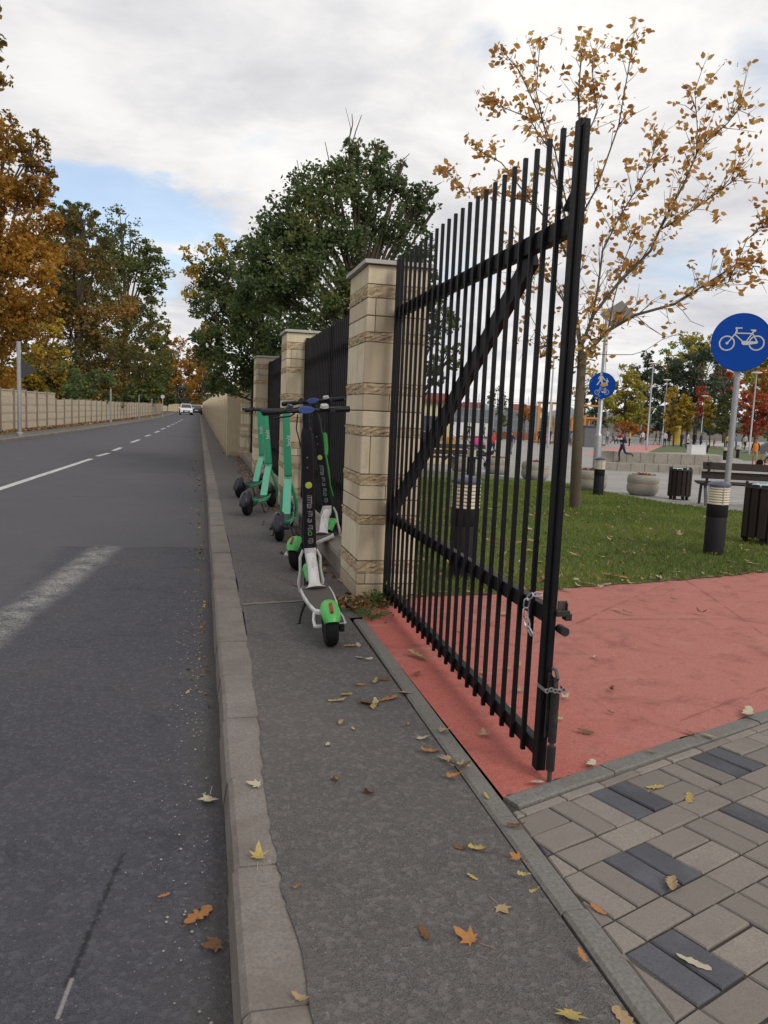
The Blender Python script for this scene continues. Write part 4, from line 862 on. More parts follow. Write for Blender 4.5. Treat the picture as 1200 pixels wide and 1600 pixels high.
def make_planter(label):
    t = thing('planter', label, 'planter', group='round concrete planters'); MB().lathe([(.24, 0), (.27, .02), (.33, .09), (.345, .17), (.335, .24), (.325, .245), (.325, .275), (.335, .28), (.345, .34), (.33, .42), (.30, .46), (.27, .46), (.25, .40)], n=32).build('bowl', M_PLANTER, t)
    MB().lathe([(.329, .249), (.331, .249), (.331, .272), (.329, .272)], n=32).build('band', M_BAND, t); tufts(260, .25, .40, .12, .035, random.Random(2)).build('dried_plants', M_DRY, t, smooth=0, fix=False); return t
pl0 = make_planter('round concrete planter of dried flowers left of the litter bin'); pl0.location = park(1003, 774)
for (px, py, lb, sc) in ((922, 767, 'round concrete planter half hidden behind the young oak trunk', 1.05), (835, 750, 'round concrete planter with a yellow band, through the gate beside its outer post', 1.1), (777, 741, 'round concrete planter behind the middle gate bars', 1.1), (722, 737, 'round concrete planter behind the pushchair wheels', 1.05)): dup(pl0, park(px, py), .7, lb, scale=sc)
M_BARW = mat('white_barrier', (.60, .60, .60), .6, .1, 1)
M_SEATW = concrete('seat_wall_concrete', (.30, .275, .235), (.20, .18, .15), .6, 40)
def seat_wall():
    t = thing('seat_wall', 'stepped concrete seat wall the running child is on', 'seat wall'); A = foot(942, 31.2); Bq = foot(1136, 31.2); d = (Bq - A); L = d.length; an = math.atan2(d.y, d.x); t.location = A; t.rotation_euler.z = an
    k = 9; w = L / k; rg = random.Random(4)
    for i in range(k):
        MB().box(((i + .5) * w, .30, .13), (w - .012, .62, .36)).build('step_block', M_SEATW, t, smooth=0, bev=.012)
        MB().box(((i + .5) * w, .92, .30), (w - .012, .60, .86)).build('back_block', M_SEATW, t, smooth=0, bev=.012)
    return A, an, L
SWA, SWAN, SWL = seat_wall()
ub = foot(1087, 60); tag(MB().box((0, 0, .45), (1.25, .6, .9)).box((0, 0, .93), (1.32, .66, .06)).build('utility_box', M_BARW, loc=ub, smooth=0, bev=.02), 'pale concrete utility box on the far lawn', 'utility box')
# ------------------------------------------------------------------ TREES
NP = np.random.default_rng(11)
def quads(name, P, size, m, parent, up=.3, aspect=.62, fold=False):
    """one leaf-sized face per point; fold = two faces creased along the midrib"""
    n_ = len(P); a = NP.normal(size=(n_, 3)); a[:, 2] *= .7; a /= np.linalg.norm(a, axis=1)[:, None]
    b = np.cross(a, NP.normal(size=(n_, 3)) * [1, 1, .6] + [0, 0, up]); b /= np.linalg.norm(b, axis=1)[:, None] + 1e-9; nn = np.cross(a, b)
    s = (size * NP.uniform(.6, 1.35, n_))[:, None]
    if fold:
        V = np.stack([P - a * s * .5, P - a * s * .08 + b * s * aspect * .5 + nn * s * .10, P + a * s * .28 + b * s * aspect * .36 + nn * s * .1, P + a * s * .55, P + a * s * .28 - b * s * aspect * .36 + nn * s * .1, P - a * s * .08 - b * s * aspect * .5 + nn * s * .10], 1).reshape(-1, 3)
        F = [[0, 3, 2, 1], [0, 5, 4, 3]]; k = 6
    else:
        V = np.stack([P - a * s * .5, P + b * s * aspect * .5 + nn * s * .08, P + a * s * .5, P - b * s * aspect * .5 + nn * s * .08], 1).reshape(-1, 3); F = [[0, 1, 2, 3]]; k = 4
    base = (np.arange(n_) * k)[:, None]; fa = np.concatenate([base + np.array(f)[None] for f in F], 1).reshape(-1)
    me = bpy.data.meshes.new(name); me.vertices.add(len(V)); me.vertices.foreach_set('co', V.astype(np.float32).ravel()); nf = n_ * len(F)
    me.loops.add(nf * 4); me.loops.foreach_set('vertex_index', fa.astype(np.int32)); me.polygons.add(nf); me.polygons.foreach_set('loop_start', np.arange(nf, dtype=np.int32) * 4); me.polygons.foreach_set('loop_total', np.full(nf, 4, np.int32)); me.update(calc_edges=True)
    me.materials.append(m); o = bpy.data.objects.new(name, me); COL.objects.link(o); o.parent = parent; return o
M_BARK = mat('bark', (.075, .058, .042), .95, .4, 5, .8, 14); M_BARK2 = mat('oak_bark', (.095, .075, .05), .9, .35, 6, .7, 24)
M_PINEBARK = mat('pine_bark', (.10, .065, .05), .95, .3, 3)
def crown_points(blobs, n_, clump=.34, per=16, fill=.55):
    B = np.array([[*b[:3], b[3]] for b in blobs]); w = B[:, 3] ** 2 * np.array([b[4] if len(b) > 4 else 1 for b in blobs]); w /= w.sum(); out = []
    for (x, y, z, r), q in zip(B, w):
        k = max(8, int(n_ * q)); K = max(5, per); d = NP.normal(size=(K, 3)); d /= np.linalg.norm(d, axis=1)[:, None]; cc = d * r * (fill + (1.05 - fill) * NP.random(K) ** .6)[:, None]; sz = NP.uniform(.6, 1.3, K)
        j = NP.integers(0, K, k); g = NP.normal(size=(k, 3)); g /= np.linalg.norm(g, axis=1)[:, None]; g *= (NP.random(k) ** .45)[:, None]
        out.append(np.array([x, y, z]) + cc[j] + g * (r * clump * sz[j])[:, None] * [1, 1, .75])
    return np.concatenate(out)
def tree(label, base, d, blobs, n_, size, m, tr=.2, name='tree', cat='tree', group=None, bark=None, clump=.34, per=16, fold=False, top=None, limbs=True, thick=1.):
    """trunk, limbs to each mass of foliage, and leaf-sized faces gathered in clumps through the crown"""
    base = Vector(base); t = thing(name, label, cat, base, group=group); bl = []
    for b in blobs:
        p = deep(b[0], b[1], d + (b[3] if len(b) > 3 else NP.uniform(-.5, .5) * b[2] / F_PX * d)) - base; bl.append((p.x, p.y, p.z, b[2] / F_PX * d * thick, b[4] if len(b) > 4 else 1))
    zs = sorted(b[2] for b in bl); top_ = max(bl, key=lambda b: b[2]); mid = sum((Vector(b[:3]) * b[3] for b in bl), Vector()) / sum(b[3] for b in bl)
    tk = MB(); pts = [Vector((0, 0, -.3)), Vector((0, 0, .15)), Vector((mid.x * .12, mid.y * .12, mid.z * .35)), Vector((mid.x * .5, mid.y * .5, mid.z * .8)), Vector((top_[0], top_[1], top_[2]))]
    tk.path(pts, [tr * 1.5, tr * 1.05, tr * .85, tr * .6, tr * .1], 10)
    if limbs:
        for b in bl:
            e = Vector(b[:3]); k = max(.25, min(.75, e.z / max(zs[-1], .1) * .6)); s = pts[2].lerp(pts[3], min(1, max(0, (k * zs[-1] - pts[2].z) / max(.1, pts[3].z - pts[2].z))))
            tk.path([s, s.lerp(e, .5) + Vector((0, 0, b[3] * .15)), e], [tr * .38, tr * .22, tr * .07], 6)
            for _ in range(3):
                dr = Vector((NP.normal(), NP.normal(), NP.normal() + .4)).normalized() * b[3] * .8; tk.path([s.lerp(e, .75), e + dr * .5, e + dr], [tr * .15, tr * .09, tr * .03], 4)
    tk.build('trunk', bark or M_BARK, t, smooth=60, fix=False)
    quads('crown', crown_points(bl, n_, clump, per), size, m, t, fold=fold); return t
L_ORANGE = leaf_mat('leaf_orange', [(0, (.07, .075, .015)), (.25, (.20, .12, .018)), (.6, (.40, .19, .022)), (1, (.52, .29, .045))], .55, .45, .35)
L_YELLOW = leaf_mat('leaf_yellow', [(0, (.13, .12, .02)), (.4, (.38, .26, .028)), (1, (.56, .40, .045))], .45, .4, .6)
L_BROWN = leaf_mat('leaf_brown_green', [(0, (.055, .065, .02)), (.42, (.125, .105, .028)), (.75, (.27, .15, .032)), (1, (.40, .19, .035))], .6, .42, .3)
L_GREENY = leaf_mat('leaf_green_yellow', [(0, (.05, .075, .02)), (.5, (.10, .125, .03)), (.85, (.17, .155, .032)), (1, (.30, .18, .035))], .55, .42, .25)
L_RUST = leaf_mat('leaf_rust', [(0, (.18, .065, .016)), (.5, (.42, .15, .024)), (1, (.54, .27, .05))], .5, .4, .3)
L_DARK = leaf_mat('leaf_dark_green', [(0, (.052, .085, .036)), (.55, (.115, .165, .06)), (.86, (.18, .21, .062)), (1, (.32, .24, .06))], .35, .52, .9)
L_PINE = leaf_mat('needles_dark', [(0, (.03, .046, .03)), (.6, (.058, .08, .045)), (1, (.09, .105, .055))], .5, .2, .3)
L_RED = leaf_mat('leaf_red', [(0, (.18, .035, .015)), (.6, (.42, .08, .03)), (1, (.52, .17, .045))], .4, .35, .4)
L_BIRCH = leaf_mat('leaf_pale_yellow', [(0, (.15, .16, .03)), (.5, (.33, .29, .05)), (1, (.45, .37, .075))], .4, .4, .3)
vz = lambda x, y: -.1
fl = lambda px, d: foot(px, d, vz)
GRP = 'autumn trees behind the opposite wall'
tree('tall orange leaved tree filling the left edge behind the panel wall', fl(-20, 36), 36, [(15, 255, 62), (-30, 340, 95), (38, 350, 55), (25, 440, 66), (-25, 470, 85), (70, 285, 20), (50, 232, 26), (5, 210, 34), (62, 420, 30), (0, 545, 70, 0, .8), (78, 268, 10), (55, 490, 32), (75, 350, 20), (-10, 600, 50, 1, .6)], 24000, .19, L_ORANGE, .28, group=GRP, per=22)
tree('small yellow tree beside the tall orange one behind the panel wall', fl(70, 44), 44, [(75, 515, 26), (58, 565, 34), (86, 555, 20), (72, 595, 26), (35, 605, 34), (88, 515, 12), (90, 585, 14)], 6500, .19, L_YELLOW, .14, group=GRP)
tree('dark brown and green broad tree between the yellow and the tallest trees', fl(125, 62), 62, [(110, 375, 33), (120, 440, 50), (150, 495, 55), (105, 510, 50), (150, 400, 36), (130, 570, 62), (98, 345, 22), (178, 560, 50), (110, 615, 44), (160, 615, 44), (130, 340, 22), (85, 440, 30), (85, 590, 36)], 22000, .28, L_BROWN, .36, group=GRP, per=22)
tree('green crowned tree rising behind the broad dark brown one', fl(120, 72), 72, [(102, 335, 26), (125, 350, 26), (145, 380, 32), (90, 380, 26), (110, 420, 40), (160, 440, 40), (90, 470, 40)], 8000, .32, L_GREENY, .25, group=GRP)
tree('tallest tree on the far side, thin brown top and bare twigs', fl(188, 94), 94, [(190, 348, 24, 0, .35), (205, 372, 26, 0, .4), (175, 365, 18, 0, .4), (228, 415, 34), (240, 455, 22), (200, 440, 46), (190, 520, 55), (215, 560, 50), (225, 605, 40), (180, 600, 45), (240, 400, 14, 0, .5), (170, 420, 26), (222, 385, 16, 0, .5), (243, 500, 18)], 19000, .36, L_GREENY, .42, group=GRP, per=20)
tree('olive brown tree at the end of the row, before the far orange trees', fl(240, 118), 118, [(246, 515, 18), (238, 560, 28), (250, 580, 20), (232, 605, 30), (255, 605, 18), (246, 540, 20)], 6500, .42, L_BROWN, .35, group=GRP)
tree('bright orange far tree closing the view at the bend of the road', fl(278, 178), 178, [(275, 562, 26), (258, 585, 22), (288, 590, 28), (270, 610, 26), (262, 560, 14), (292, 620, 20), (280, 540, 14), (300, 575, 22), (250, 560, 16), (264, 590, 20), (252, 620, 18), (240, 600, 14)], 6500, .6, L_ORANGE, .35)
tree('rust red far tree at the bend of the road', fl(314, 190), 190, [(312, 562, 20), (325, 580, 22), (308, 592, 22), (322, 612, 24), (300, 560, 14), (305, 615, 20), (335, 570, 18), (340, 600, 18)], 6000, .6, L_RUST, .35)
tree('small dark conifer below the far orange trees', fl(287, 172), 172, [(287, 608, 9), (287, 620, 13), (286, 632, 15)], 1500, .4, L_PINE, .15)
tree('low yellowish bush tree at the very end of the road', fl(303, 180), 180, [(300, 628, 18), (315, 632, 16), (330, 630, 16), (275, 632, 16), (262, 632, 12)], 2200, .42, L_GREENY, .12)
for px, d, lb in ((20, 44, 'dark undergrowth bush behind the wall below the orange tree'), (100, 56, 'dark undergrowth bush behind the wall below the yellow tree'), (150, 72, 'dark undergrowth bush behind the wall below the broad brown tree'), (205, 92, 'dark undergrowth bush behind the wall left of the thin grey posts'), (240, 125, 'dark undergrowth bush behind the end of the panel wall')):
    b0 = fl(px, d); hz = 634 + .0427 * (px - 310); s = 30 * 56 / d; tree(lb, b0, d, [(px - s * .9, hz - s * .7, s), (px + s * .9, hz - s * .6, s * .9), (px, hz - s * 1.2, s), (px + s * 1.9, hz - s * .8, s * .8), (px - s * 2, hz - s * .8, s * .9)], 3800, .24 * d / 50, L_DARK, .06, 'bush', 'bush', 'undergrowth behind the opposite wall')
tree('maple mostly outside the picture, a few dark leaves hanging in at the top corner', fl(-190, 19), 19, [(-18, 92, 24, 0), (-60, 110, 60, 0), (-90, 40, 80, 0), (-130, 200, 90, 0), (-8, 128, 10, 0), (-6, 60, 12, 0)], 3000, .16, L_BROWN, .2, fold=True)
# the big green tree behind the fence: two trunks grown together
GT = [(520, 335, 70), (560, 295, 52), (600, 268, 34), (546, 258, 26), (612, 330, 52), (642, 335, 26), (660, 318, 16), (480, 350, 56), (455, 400, 66), (540, 420, 80), (600, 415, 56), (442, 330, 18), (547, 228, 12), (430, 450, 60), (500, 470, 70), (675, 300, 9), (652, 380, 26), (500, 300, 20), (585, 240, 14), (475, 310, 16), (620, 290, 14), (425, 395, 40), (410, 450, 44), (450, 360, 34), (395, 420, 30), (640, 300, 16), (525, 280, 24), (680, 325, 10, 0, .4), (665, 290, 8, 0, .5), (500, 265, 10, 0, .4), (560, 225, 10, 0, .5), (410, 350, 10, 0, .4), (630, 255, 9, 0, .5), (420, 310, 6, 0, .5), (590, 225, 8, 0, .4), (460, 275, 8, 0, .4)]
gt = tree('big dark green tree spreading over the iron fence', foot(590, 14.5), 14.5, GT, 27000, .072, L_DARK, .13, group='green trees behind the iron fence', per=40, clump=.34, fold=True)
tw = MB(); bs = Vector(gt.location)
for pl in ([(545, 300), (545, 230), (548, 200), (540, 168)], [(548, 235), (556, 205), (565, 180)], [(570, 290), (575, 250), (586, 215)], [(522, 300), (515, 255), (508, 222)], [(480, 320), (470, 280), (464, 250)], [(605, 300), (618, 262), (640, 240)], [(640, 330), (662, 300), (690, 285)], [(546, 215), (551, 195), (550, 178)]): tw.path([deep(x, y, 14.4) - bs for x, y in pl], [.014, .010, .006, .003][:len(pl)], 5)
tw.build('bare_twig', M_BARK, gt, smooth=60)
gt2 = tree('green tree with thin yellowing outer sprays above the pavement', foot(470, 18.5), 18.0, [(385, 445, 56), (345, 485, 44), (365, 540, 58), (355, 585, 38), (405, 520, 66), (312, 425, 16, 0, .45), (332, 400, 14, 0, .4), (300, 455, 12, 0, .5), (328, 540, 20), (425, 570, 44), (293, 402, 8, 0, .4), (345, 375, 10, 0, .4), (318, 480, 14, 0, .6), (390, 395, 26), (335, 440, 22), (300, 425, 9, 0, .5), (330, 600, 14)], 19500, .076, L_DARK, .12, group='green trees behind the iron fence', per=36, clump=.34, fold=True)
quads('yellow_foliage', crown_points([(*(deep(x, y, 17.8) - Vector(gt2.location)), r / F_PX * 17.8) for x, y, r in ((302, 425, 22), (330, 400, 22), (300, 460, 16), (350, 380, 16), (292, 398, 12), (322, 520, 16), (365, 610, 14))], 900, .5, 12, .2), .07, L_YELLOW, gt2, fold=True)
gt3 = tree('green tree whose low branches hang behind the top of the gate bars', foot(640, 19), 18, [(668, 470, 30), (690, 500, 26), (700, 560, 20), (680, 590, 16), (650, 520, 36), (640, 450, 36), (715, 545, 10), (640, 580, 40), (655, 420, 26), (610, 520, 40), (672, 445, 16)], 5500, .09, L_DARK, .1, group='green trees behind the iron fence', fold=True)
# ------------------------------------------------------------------ YOUNG OAK by the gate
L_OAK = leaf_mat('leaf_oak', [(0, (.24, .11, .035)), (.3, (.47, .23, .065)), (.7, (.62, .36, .11)), (1, (.70, .54, .18))], .3, .5, 1.2)
L_OAKG = leaf_mat('leaf_oak_green', [(0, (.12, .11, .03)), (.5, (.26, .20, .04)), (1, (.42, .30, .06))], .3, .45, 1.2)
ob = park(898, 795); OD = 13.05
oak = thing('oak_tree', 'young oak with sparse brown leaves standing on the lawn behind the gate', 'tree', ob)
def od(px, py, dd=0.): return deep(px, py, OD + dd) - ob
tk = MB(); tk.path([Vector((0, 0, -.15)), Vector((0, 0, .05)), od(900, 740), od(904, 650), od(908, 585), od(910, 550)], [.135, .098, .088, .080, .072, .075], 16)
C8 = lambda pts: [(700 + x / 2.4, y / 2.4) for x, y in pts]
LIMBS = [([(500, 1320), (480, 1180), (490, 1000), (497, 800), (495, 560), (490, 360), (500, 190)], .052, 0), ([(500, 1300), (545, 1180), (640, 1060), (760, 940), (805, 835), (880, 700), (940, 560), (1050, 460), (1100, 395)], .040, -.8), ([(505, 1340), (600, 1240), (700, 1182), (850, 1140), (960, 1070), (1080, 992), (1170, 1000)], .040, -.4),
 ([(540, 1190), (562, 1080), (580, 940), (640, 820), (700, 720), (760, 600), (790, 520)], .026, .6), ([(490, 1250), (440, 1140), (390, 1060), (310, 1000), (270, 960)], .022, .5), ([(492, 980), (430, 780), (380, 560), (330, 340), (345, 160)], .024, .7), ([(485, 1040), (400, 860), (300, 740), (200, 610), (115, 565)], .022, -.6), ([(495, 820), (560, 700), (640, 470), (680, 240), (690, 180)], .02, -.5), ([(470, 880), (400, 560), (270, 270), (205, 190)], .018, .3),
 ([(310, 760), (180, 720), (60, 720), (0, 640)], .014, .2), ([(800, 860), (870, 820), (960, 760), (1040, 700), (1100, 650)], .014, -1.1), ([(930, 590), (935, 480), (925, 340)], .009, -.8), ([(700, 1180), (760, 1230), (810, 1262), (880, 1255)], .005, -.5), ([(850, 1140), (880, 1165), (910, 1205), (960, 1225)], .005, -.3), ([(600, 1240), (620, 1130), (660, 980), (700, 880)], .015, .9), ([(960, 1075), (1050, 1060), (1120, 900), (1195, 845)], .010, -.6), ([(500, 560), (560, 420), (540, 270), (545, 200)], .014, .4), ([(380, 560), (300, 440), (200, 400), (150, 380)], .012, .6), ([(330, 1020), (280, 1130), (350, 1260), (370, 1320)], .008, .5), ([(490, 1290), (560, 1330), (690, 1330), (740, 1315), (800, 1275), (880, 1245)], .006, -.6)]
bare = {12, 13, 19}; tips = []
rg = random.Random(21)
for li, (pl, r0, dd) in enumerate(LIMBS):
    pts = [od(x, y, dd * i / (len(pl) - 1)) for i, (x, y) in enumerate(C8(pl))]; rr = [r0 * .72 * (1 - i / len(pts)) ** .9 + .0025 for i in range(len(pts))]
    tk.path(pts, rr, 8)
    if li in bare: continue
    for i in range(1, len(pts)):
        f_ = i / (len(pts) - 1); seg = (pts[i] - pts[i - 1])
        for _ in range(8 if li < 4 else 6):
            s = pts[i - 1].lerp(pts[i], rg.random()); dr = (seg.normalized() * .9 + Vector((rg.gauss(0, .6), rg.gauss(0, .6), rg.gauss(.25, .45)))).normalized() * rg.uniform(.18, .62) * (.5 if li in (6, 8, 9, 17) else 1); mid_ = s + dr * .5 + Vector((0, 0, rg.uniform(-.03, .05)))
            e = s + dr; tk.path([s, mid_, e], [.0042, .003, .0016], 4); tips.append((e, .25 + .75 * f_, li)); tips.append((mid_, .08 + .3 * f_, li))
            if rg.random() < .6:
                e2 = mid_ + Vector((rg.gauss(0, .14), rg.gauss(0, .14), rg.gauss(.05, .13))); tk.path([mid_, e2], [.0028, .0014], 4); tips.append((e2, .25 + .7 * f_, li))
    tips.append((pts[-1], 1, li)); tips.append((pts[-1], 1, li))
tk.build('trunk', M_BARK2, oak, smooth=60, fix=False)
LP, LG = [], []
for e, dens_, li in tips:
    if rg.random() > .35 + .55 * dens_: continue
    low = e.z < 2.9
    for _ in range(rg.randint(3, 7) if dens_ > .5 else rg.randint(1, 4)): (LG if low and rg.random() < .6 else LP).append(e + Vector((rg.gauss(0, .052), rg.gauss(0, .052), rg.gauss(.0, .052))))
for _ in range(170): q = od(rg.gauss(912, 17), rg.gauss(545, 24), rg.gauss(0, .15)); (LP if rg.random() < .5 else LG).append(q)
quads('crown', np.array([tuple(p) for p in LP]), .105, L_OAK, oak, fold=True, aspect=.6); quads('crown', np.array([tuple(p) for p in LG]), .095, L_OAKG, oak, fold=True, aspect=.5)
# ------------------------------------------------------------------ TREES across the park
def ptree(label, px, d, blobs, n_, size, m, tr=.2, **k): return tree(label, foot(px, d), d, blobs, n_, size, m, tr, **k)
FG = 'trees across the park'
ptree('tall pale yellow tree rising behind the dark pines', 1075, 150, [(1070, 548, 26), (1095, 542, 24), (1045, 562, 18), (1112, 550, 20), (1080, 570, 30), (1050, 580, 20), (1110, 575, 24)], 4500, .55, L_BIRCH, .3, group=FG)
ptree('dark pine with a ragged top at the left end of the pine stand', 1010, 120, [(1012, 562, 13), (1005, 580, 18), (1015, 600, 24), (1000, 620, 22), (1018, 640, 24), (998, 650, 20), (1020, 660, 20)], 4500, .42, L_PINE, .25, group=FG, bark=M_PINEBARK)
ptree('dark pine in the middle of the pine stand behind the tall lamp', 1045, 122, [(1045, 585, 24), (1040, 605, 30), (1055, 625, 30), (1035, 645, 26), (1060, 655, 26)], 5000, .42, L_PINE, .25, group=FG, bark=M_PINEBARK)
ptree('tallest dark pine, right of the middle of the stand', 1085, 120, [(1090, 552, 18), (1078, 570, 28), (1100, 575, 26), (1085, 600, 36), (1108, 612, 28), (1085, 640, 34), (1108, 650, 26)], 7000, .42, L_PINE, .28, group=FG, bark=M_PINEBARK)
ptree('dark pine at the shadowy right end of the stand behind the round sign', 1130, 125, [(1128, 590, 20), (1125, 615, 24), (1132, 640, 26), (1120, 655, 26)], 3500, .42, L_PINE, .22, group=FG, bark=M_PINEBARK)
ptree('wide yellow green tree left of the pine stand behind the walkers sign', 972, 112, [(972, 600, 26), (990, 610, 22), (955, 615, 20), (975, 630, 30), (995, 640, 22), (955, 645, 22), (985, 655, 24), (985, 588, 14)], 6500, .4, L_BIRCH, .2, group=FG)
ptree('thin dark conifer just right of the oak trunk', 930, 110, [(928, 598, 6), (930, 615, 10), (926, 630, 13), (932, 645, 15), (928, 660, 16)], 2000, .35, L_PINE, .15, group=FG)
ptree('pale grey birch behind the oak trunk', 912, 118, [(912, 570, 14, 0, .5), (918, 590, 16, 0, .5), (905, 610, 16, 0, .5), (915, 630, 18, 0, .6)], 700, .35, L_BIRCH, .15, group=FG)
ptree('taller yellow column tree left of its twin behind the lamp post', 1052, 92, [(1051, 612, 9), (1052, 628, 12), (1049, 645, 13), (1054, 658, 12), (1050, 668, 11)], 2600, .26, L_YELLOW, .1, group=FG)
ptree('shorter yellow column tree, right twin', 1072, 92, [(1072, 624, 8), (1073, 638, 11), (1071, 652, 11), (1073, 664, 10)], 2200, .26, L_YELLOW, .1, group=FG)
ptree('narrow orange yellow column tree beside a lamp post', 1108, 90, [(1107, 626, 6), (1110, 640, 9), (1107, 652, 8), (1109, 662, 7)], 1500, .26, L_YELLOW, .08, group=FG)
ptree('green and yellow column tree left of the round sign post', 1132, 88, [(1132, 624, 9), (1134, 640, 11), (1131, 655, 12), (1134, 668, 11)], 2300, .26, L_GREENY, .1, group=FG)
ptree('bright red tree at the right edge beside a lamp post', 1178, 98, [(1172, 625, 16), (1188, 630, 18), (1165, 645, 16), (1182, 650, 20), (1196, 645, 16), (1172, 664, 16), (1192, 665, 16)], 4500, .32, L_RED, .15, group=FG)
ptree('dark red tree among the pines', 1096, 112, [(1095, 612, 9), (1098, 630, 10), (1093, 648, 9)], 900, .34, L_RED, .1, group=FG)
ptree('red brown tree directly behind the round sign post', 1135, 130, [(1132, 585, 16), (1120, 595, 12), (1142, 600, 16), (1130, 608, 12)], 2200, .42, L_RED, .2, group=FG)
ptree('tall olive yellow tree behind the round sign at the right edge', 1170, 145, [(1165, 560, 24), (1185, 575, 26), (1160, 590, 24), (1200, 555, 26), (1180, 605, 26), (1210, 590, 30)], 5500, .5, L_BIRCH, .3, group=FG)
ptree('orange brown tree at the right edge above the red one', 1200, 125, [(1198, 590, 18), (1192, 612, 16), (1210, 610, 22)], 2500, .4, L_RUST, .2, group=FG)
ptree('low rust brown bush tree under the pines', 975, 100, [(968, 668, 9), (980, 666, 9), (990, 670, 8)], 900, .3, L_RUST, .08, group=FG)
ptree('second low rust brown bush tree nearer the tall lamp', 1000, 102, [(1000, 672, 8), (1010, 674, 7)], 700, .3, L_RUST, .08, group=FG)
ptree('dark woodland edge tree behind the skate plaza', 1160, 150, [(1150, 660, 18), (1175, 664, 18), (1200, 662, 20), (1165, 650, 16), (1215, 670, 18), (1190, 640, 18)], 2500, .5, L_DARK, .2, group=FG)
ptree('small orange round tree seen between the gate bars before the playground', 818, 88, [(818, 640, 9), (816, 648, 8), (822, 652, 8)], 900, .26, L_RUST, .08, group=FG)
ptree('small thin green tree between the gate bars near the white barrier', 784, 86, [(783, 650, 7), (786, 662, 8), (781, 640, 5)], 500, .26, L_GREENY, .06, group=FG)
ptree('dark slender conifer between the gate bars in front of the hills', 785, 125, [(785, 620, 5), (784, 632, 7), (786, 645, 9)], 900, .35, L_PINE, .1, group=FG)
ptree('sparse grey tree between the gate bars above the court fence', 775, 140, [(778, 612, 12, 0, .5), (768, 625, 10, 0, .5), (788, 630, 10, 0, .5)], 500, .4, L_BROWN, .12, group=FG)
# ------------------------------------------------------------------ PEOPLE
def cloth(name, c): return mat('cloth_' + name, c, .85, .18, 12, .15, 120)
M_SKIN = mat('skin', (.36, .20, .14), .6, .08, 20); M_HAIR = mat('hair_dark', (.03, .02, .014), .6, .3, 60); M_HAIRB = mat('hair_brown', (.12, .065, .035), .6, .3, 60); M_SHOE = mat('shoe_dark', (.02, .02, .022), .6, .2, 20)
JP = dict(pelvis=(0, 0, .93, .125), spine=(0, .01, 1.12, .115), chest=(0, 0, 1.30, .135), neckb=(0, -.005, 1.44, .06), neck=(0, .0, 1.50, .05), headb=(0, .015, 1.56, .07), head=(0, .015, 1.63, .092), headt=(0, .0, 1.70, .062), nose=(0, .115, 1.60, .014),
 shL=(-.17, 0, 1.39, .058), elL=(-.22, -.02, 1.13, .042), wrL=(-.22, .06, .90, .030), haL=(-.22, .08, .83, .030), shR=(.17, 0, 1.39, .058), elR=(.22, -.02, 1.13, .042), wrR=(.22, .06, .90, .030), haR=(.22, .08, .83, .030),
 hiL=(-.09, 0, .87, .09), knL=(-.10, .02, .49, .058), anL=(-.10, -.02, .09, .04), toL=(-.11, .13, .04, .032), hiR=(.09, 0, .87, .09), knR=(.10, .02, .49, .058), anR=(.10, -.02, .09, .04), toR=(.11, .13, .04, .032))
ED = [('pelvis', 'spine', 0), ('spine', 'chest', 0), ('chest', 'neckb', 0), ('neckb', 'neck', 3), ('neck', 'headb', 3), ('headb', 'head', 3), ('head', 'headt', 3), ('head', 'nose', 3)]
for s in 'LR': ED += [('chest', 'sh' + s, 0), ('sh' + s, 'el' + s, 0), ('el' + s, 'wr' + s, 0), ('wr' + s, 'ha' + s, 3), ('pelvis', 'hi' + s, 1), ('hi' + s, 'kn' + s, 1), ('kn' + s, 'an' + s, 1), ('an' + s, 'to' + s, 2)]
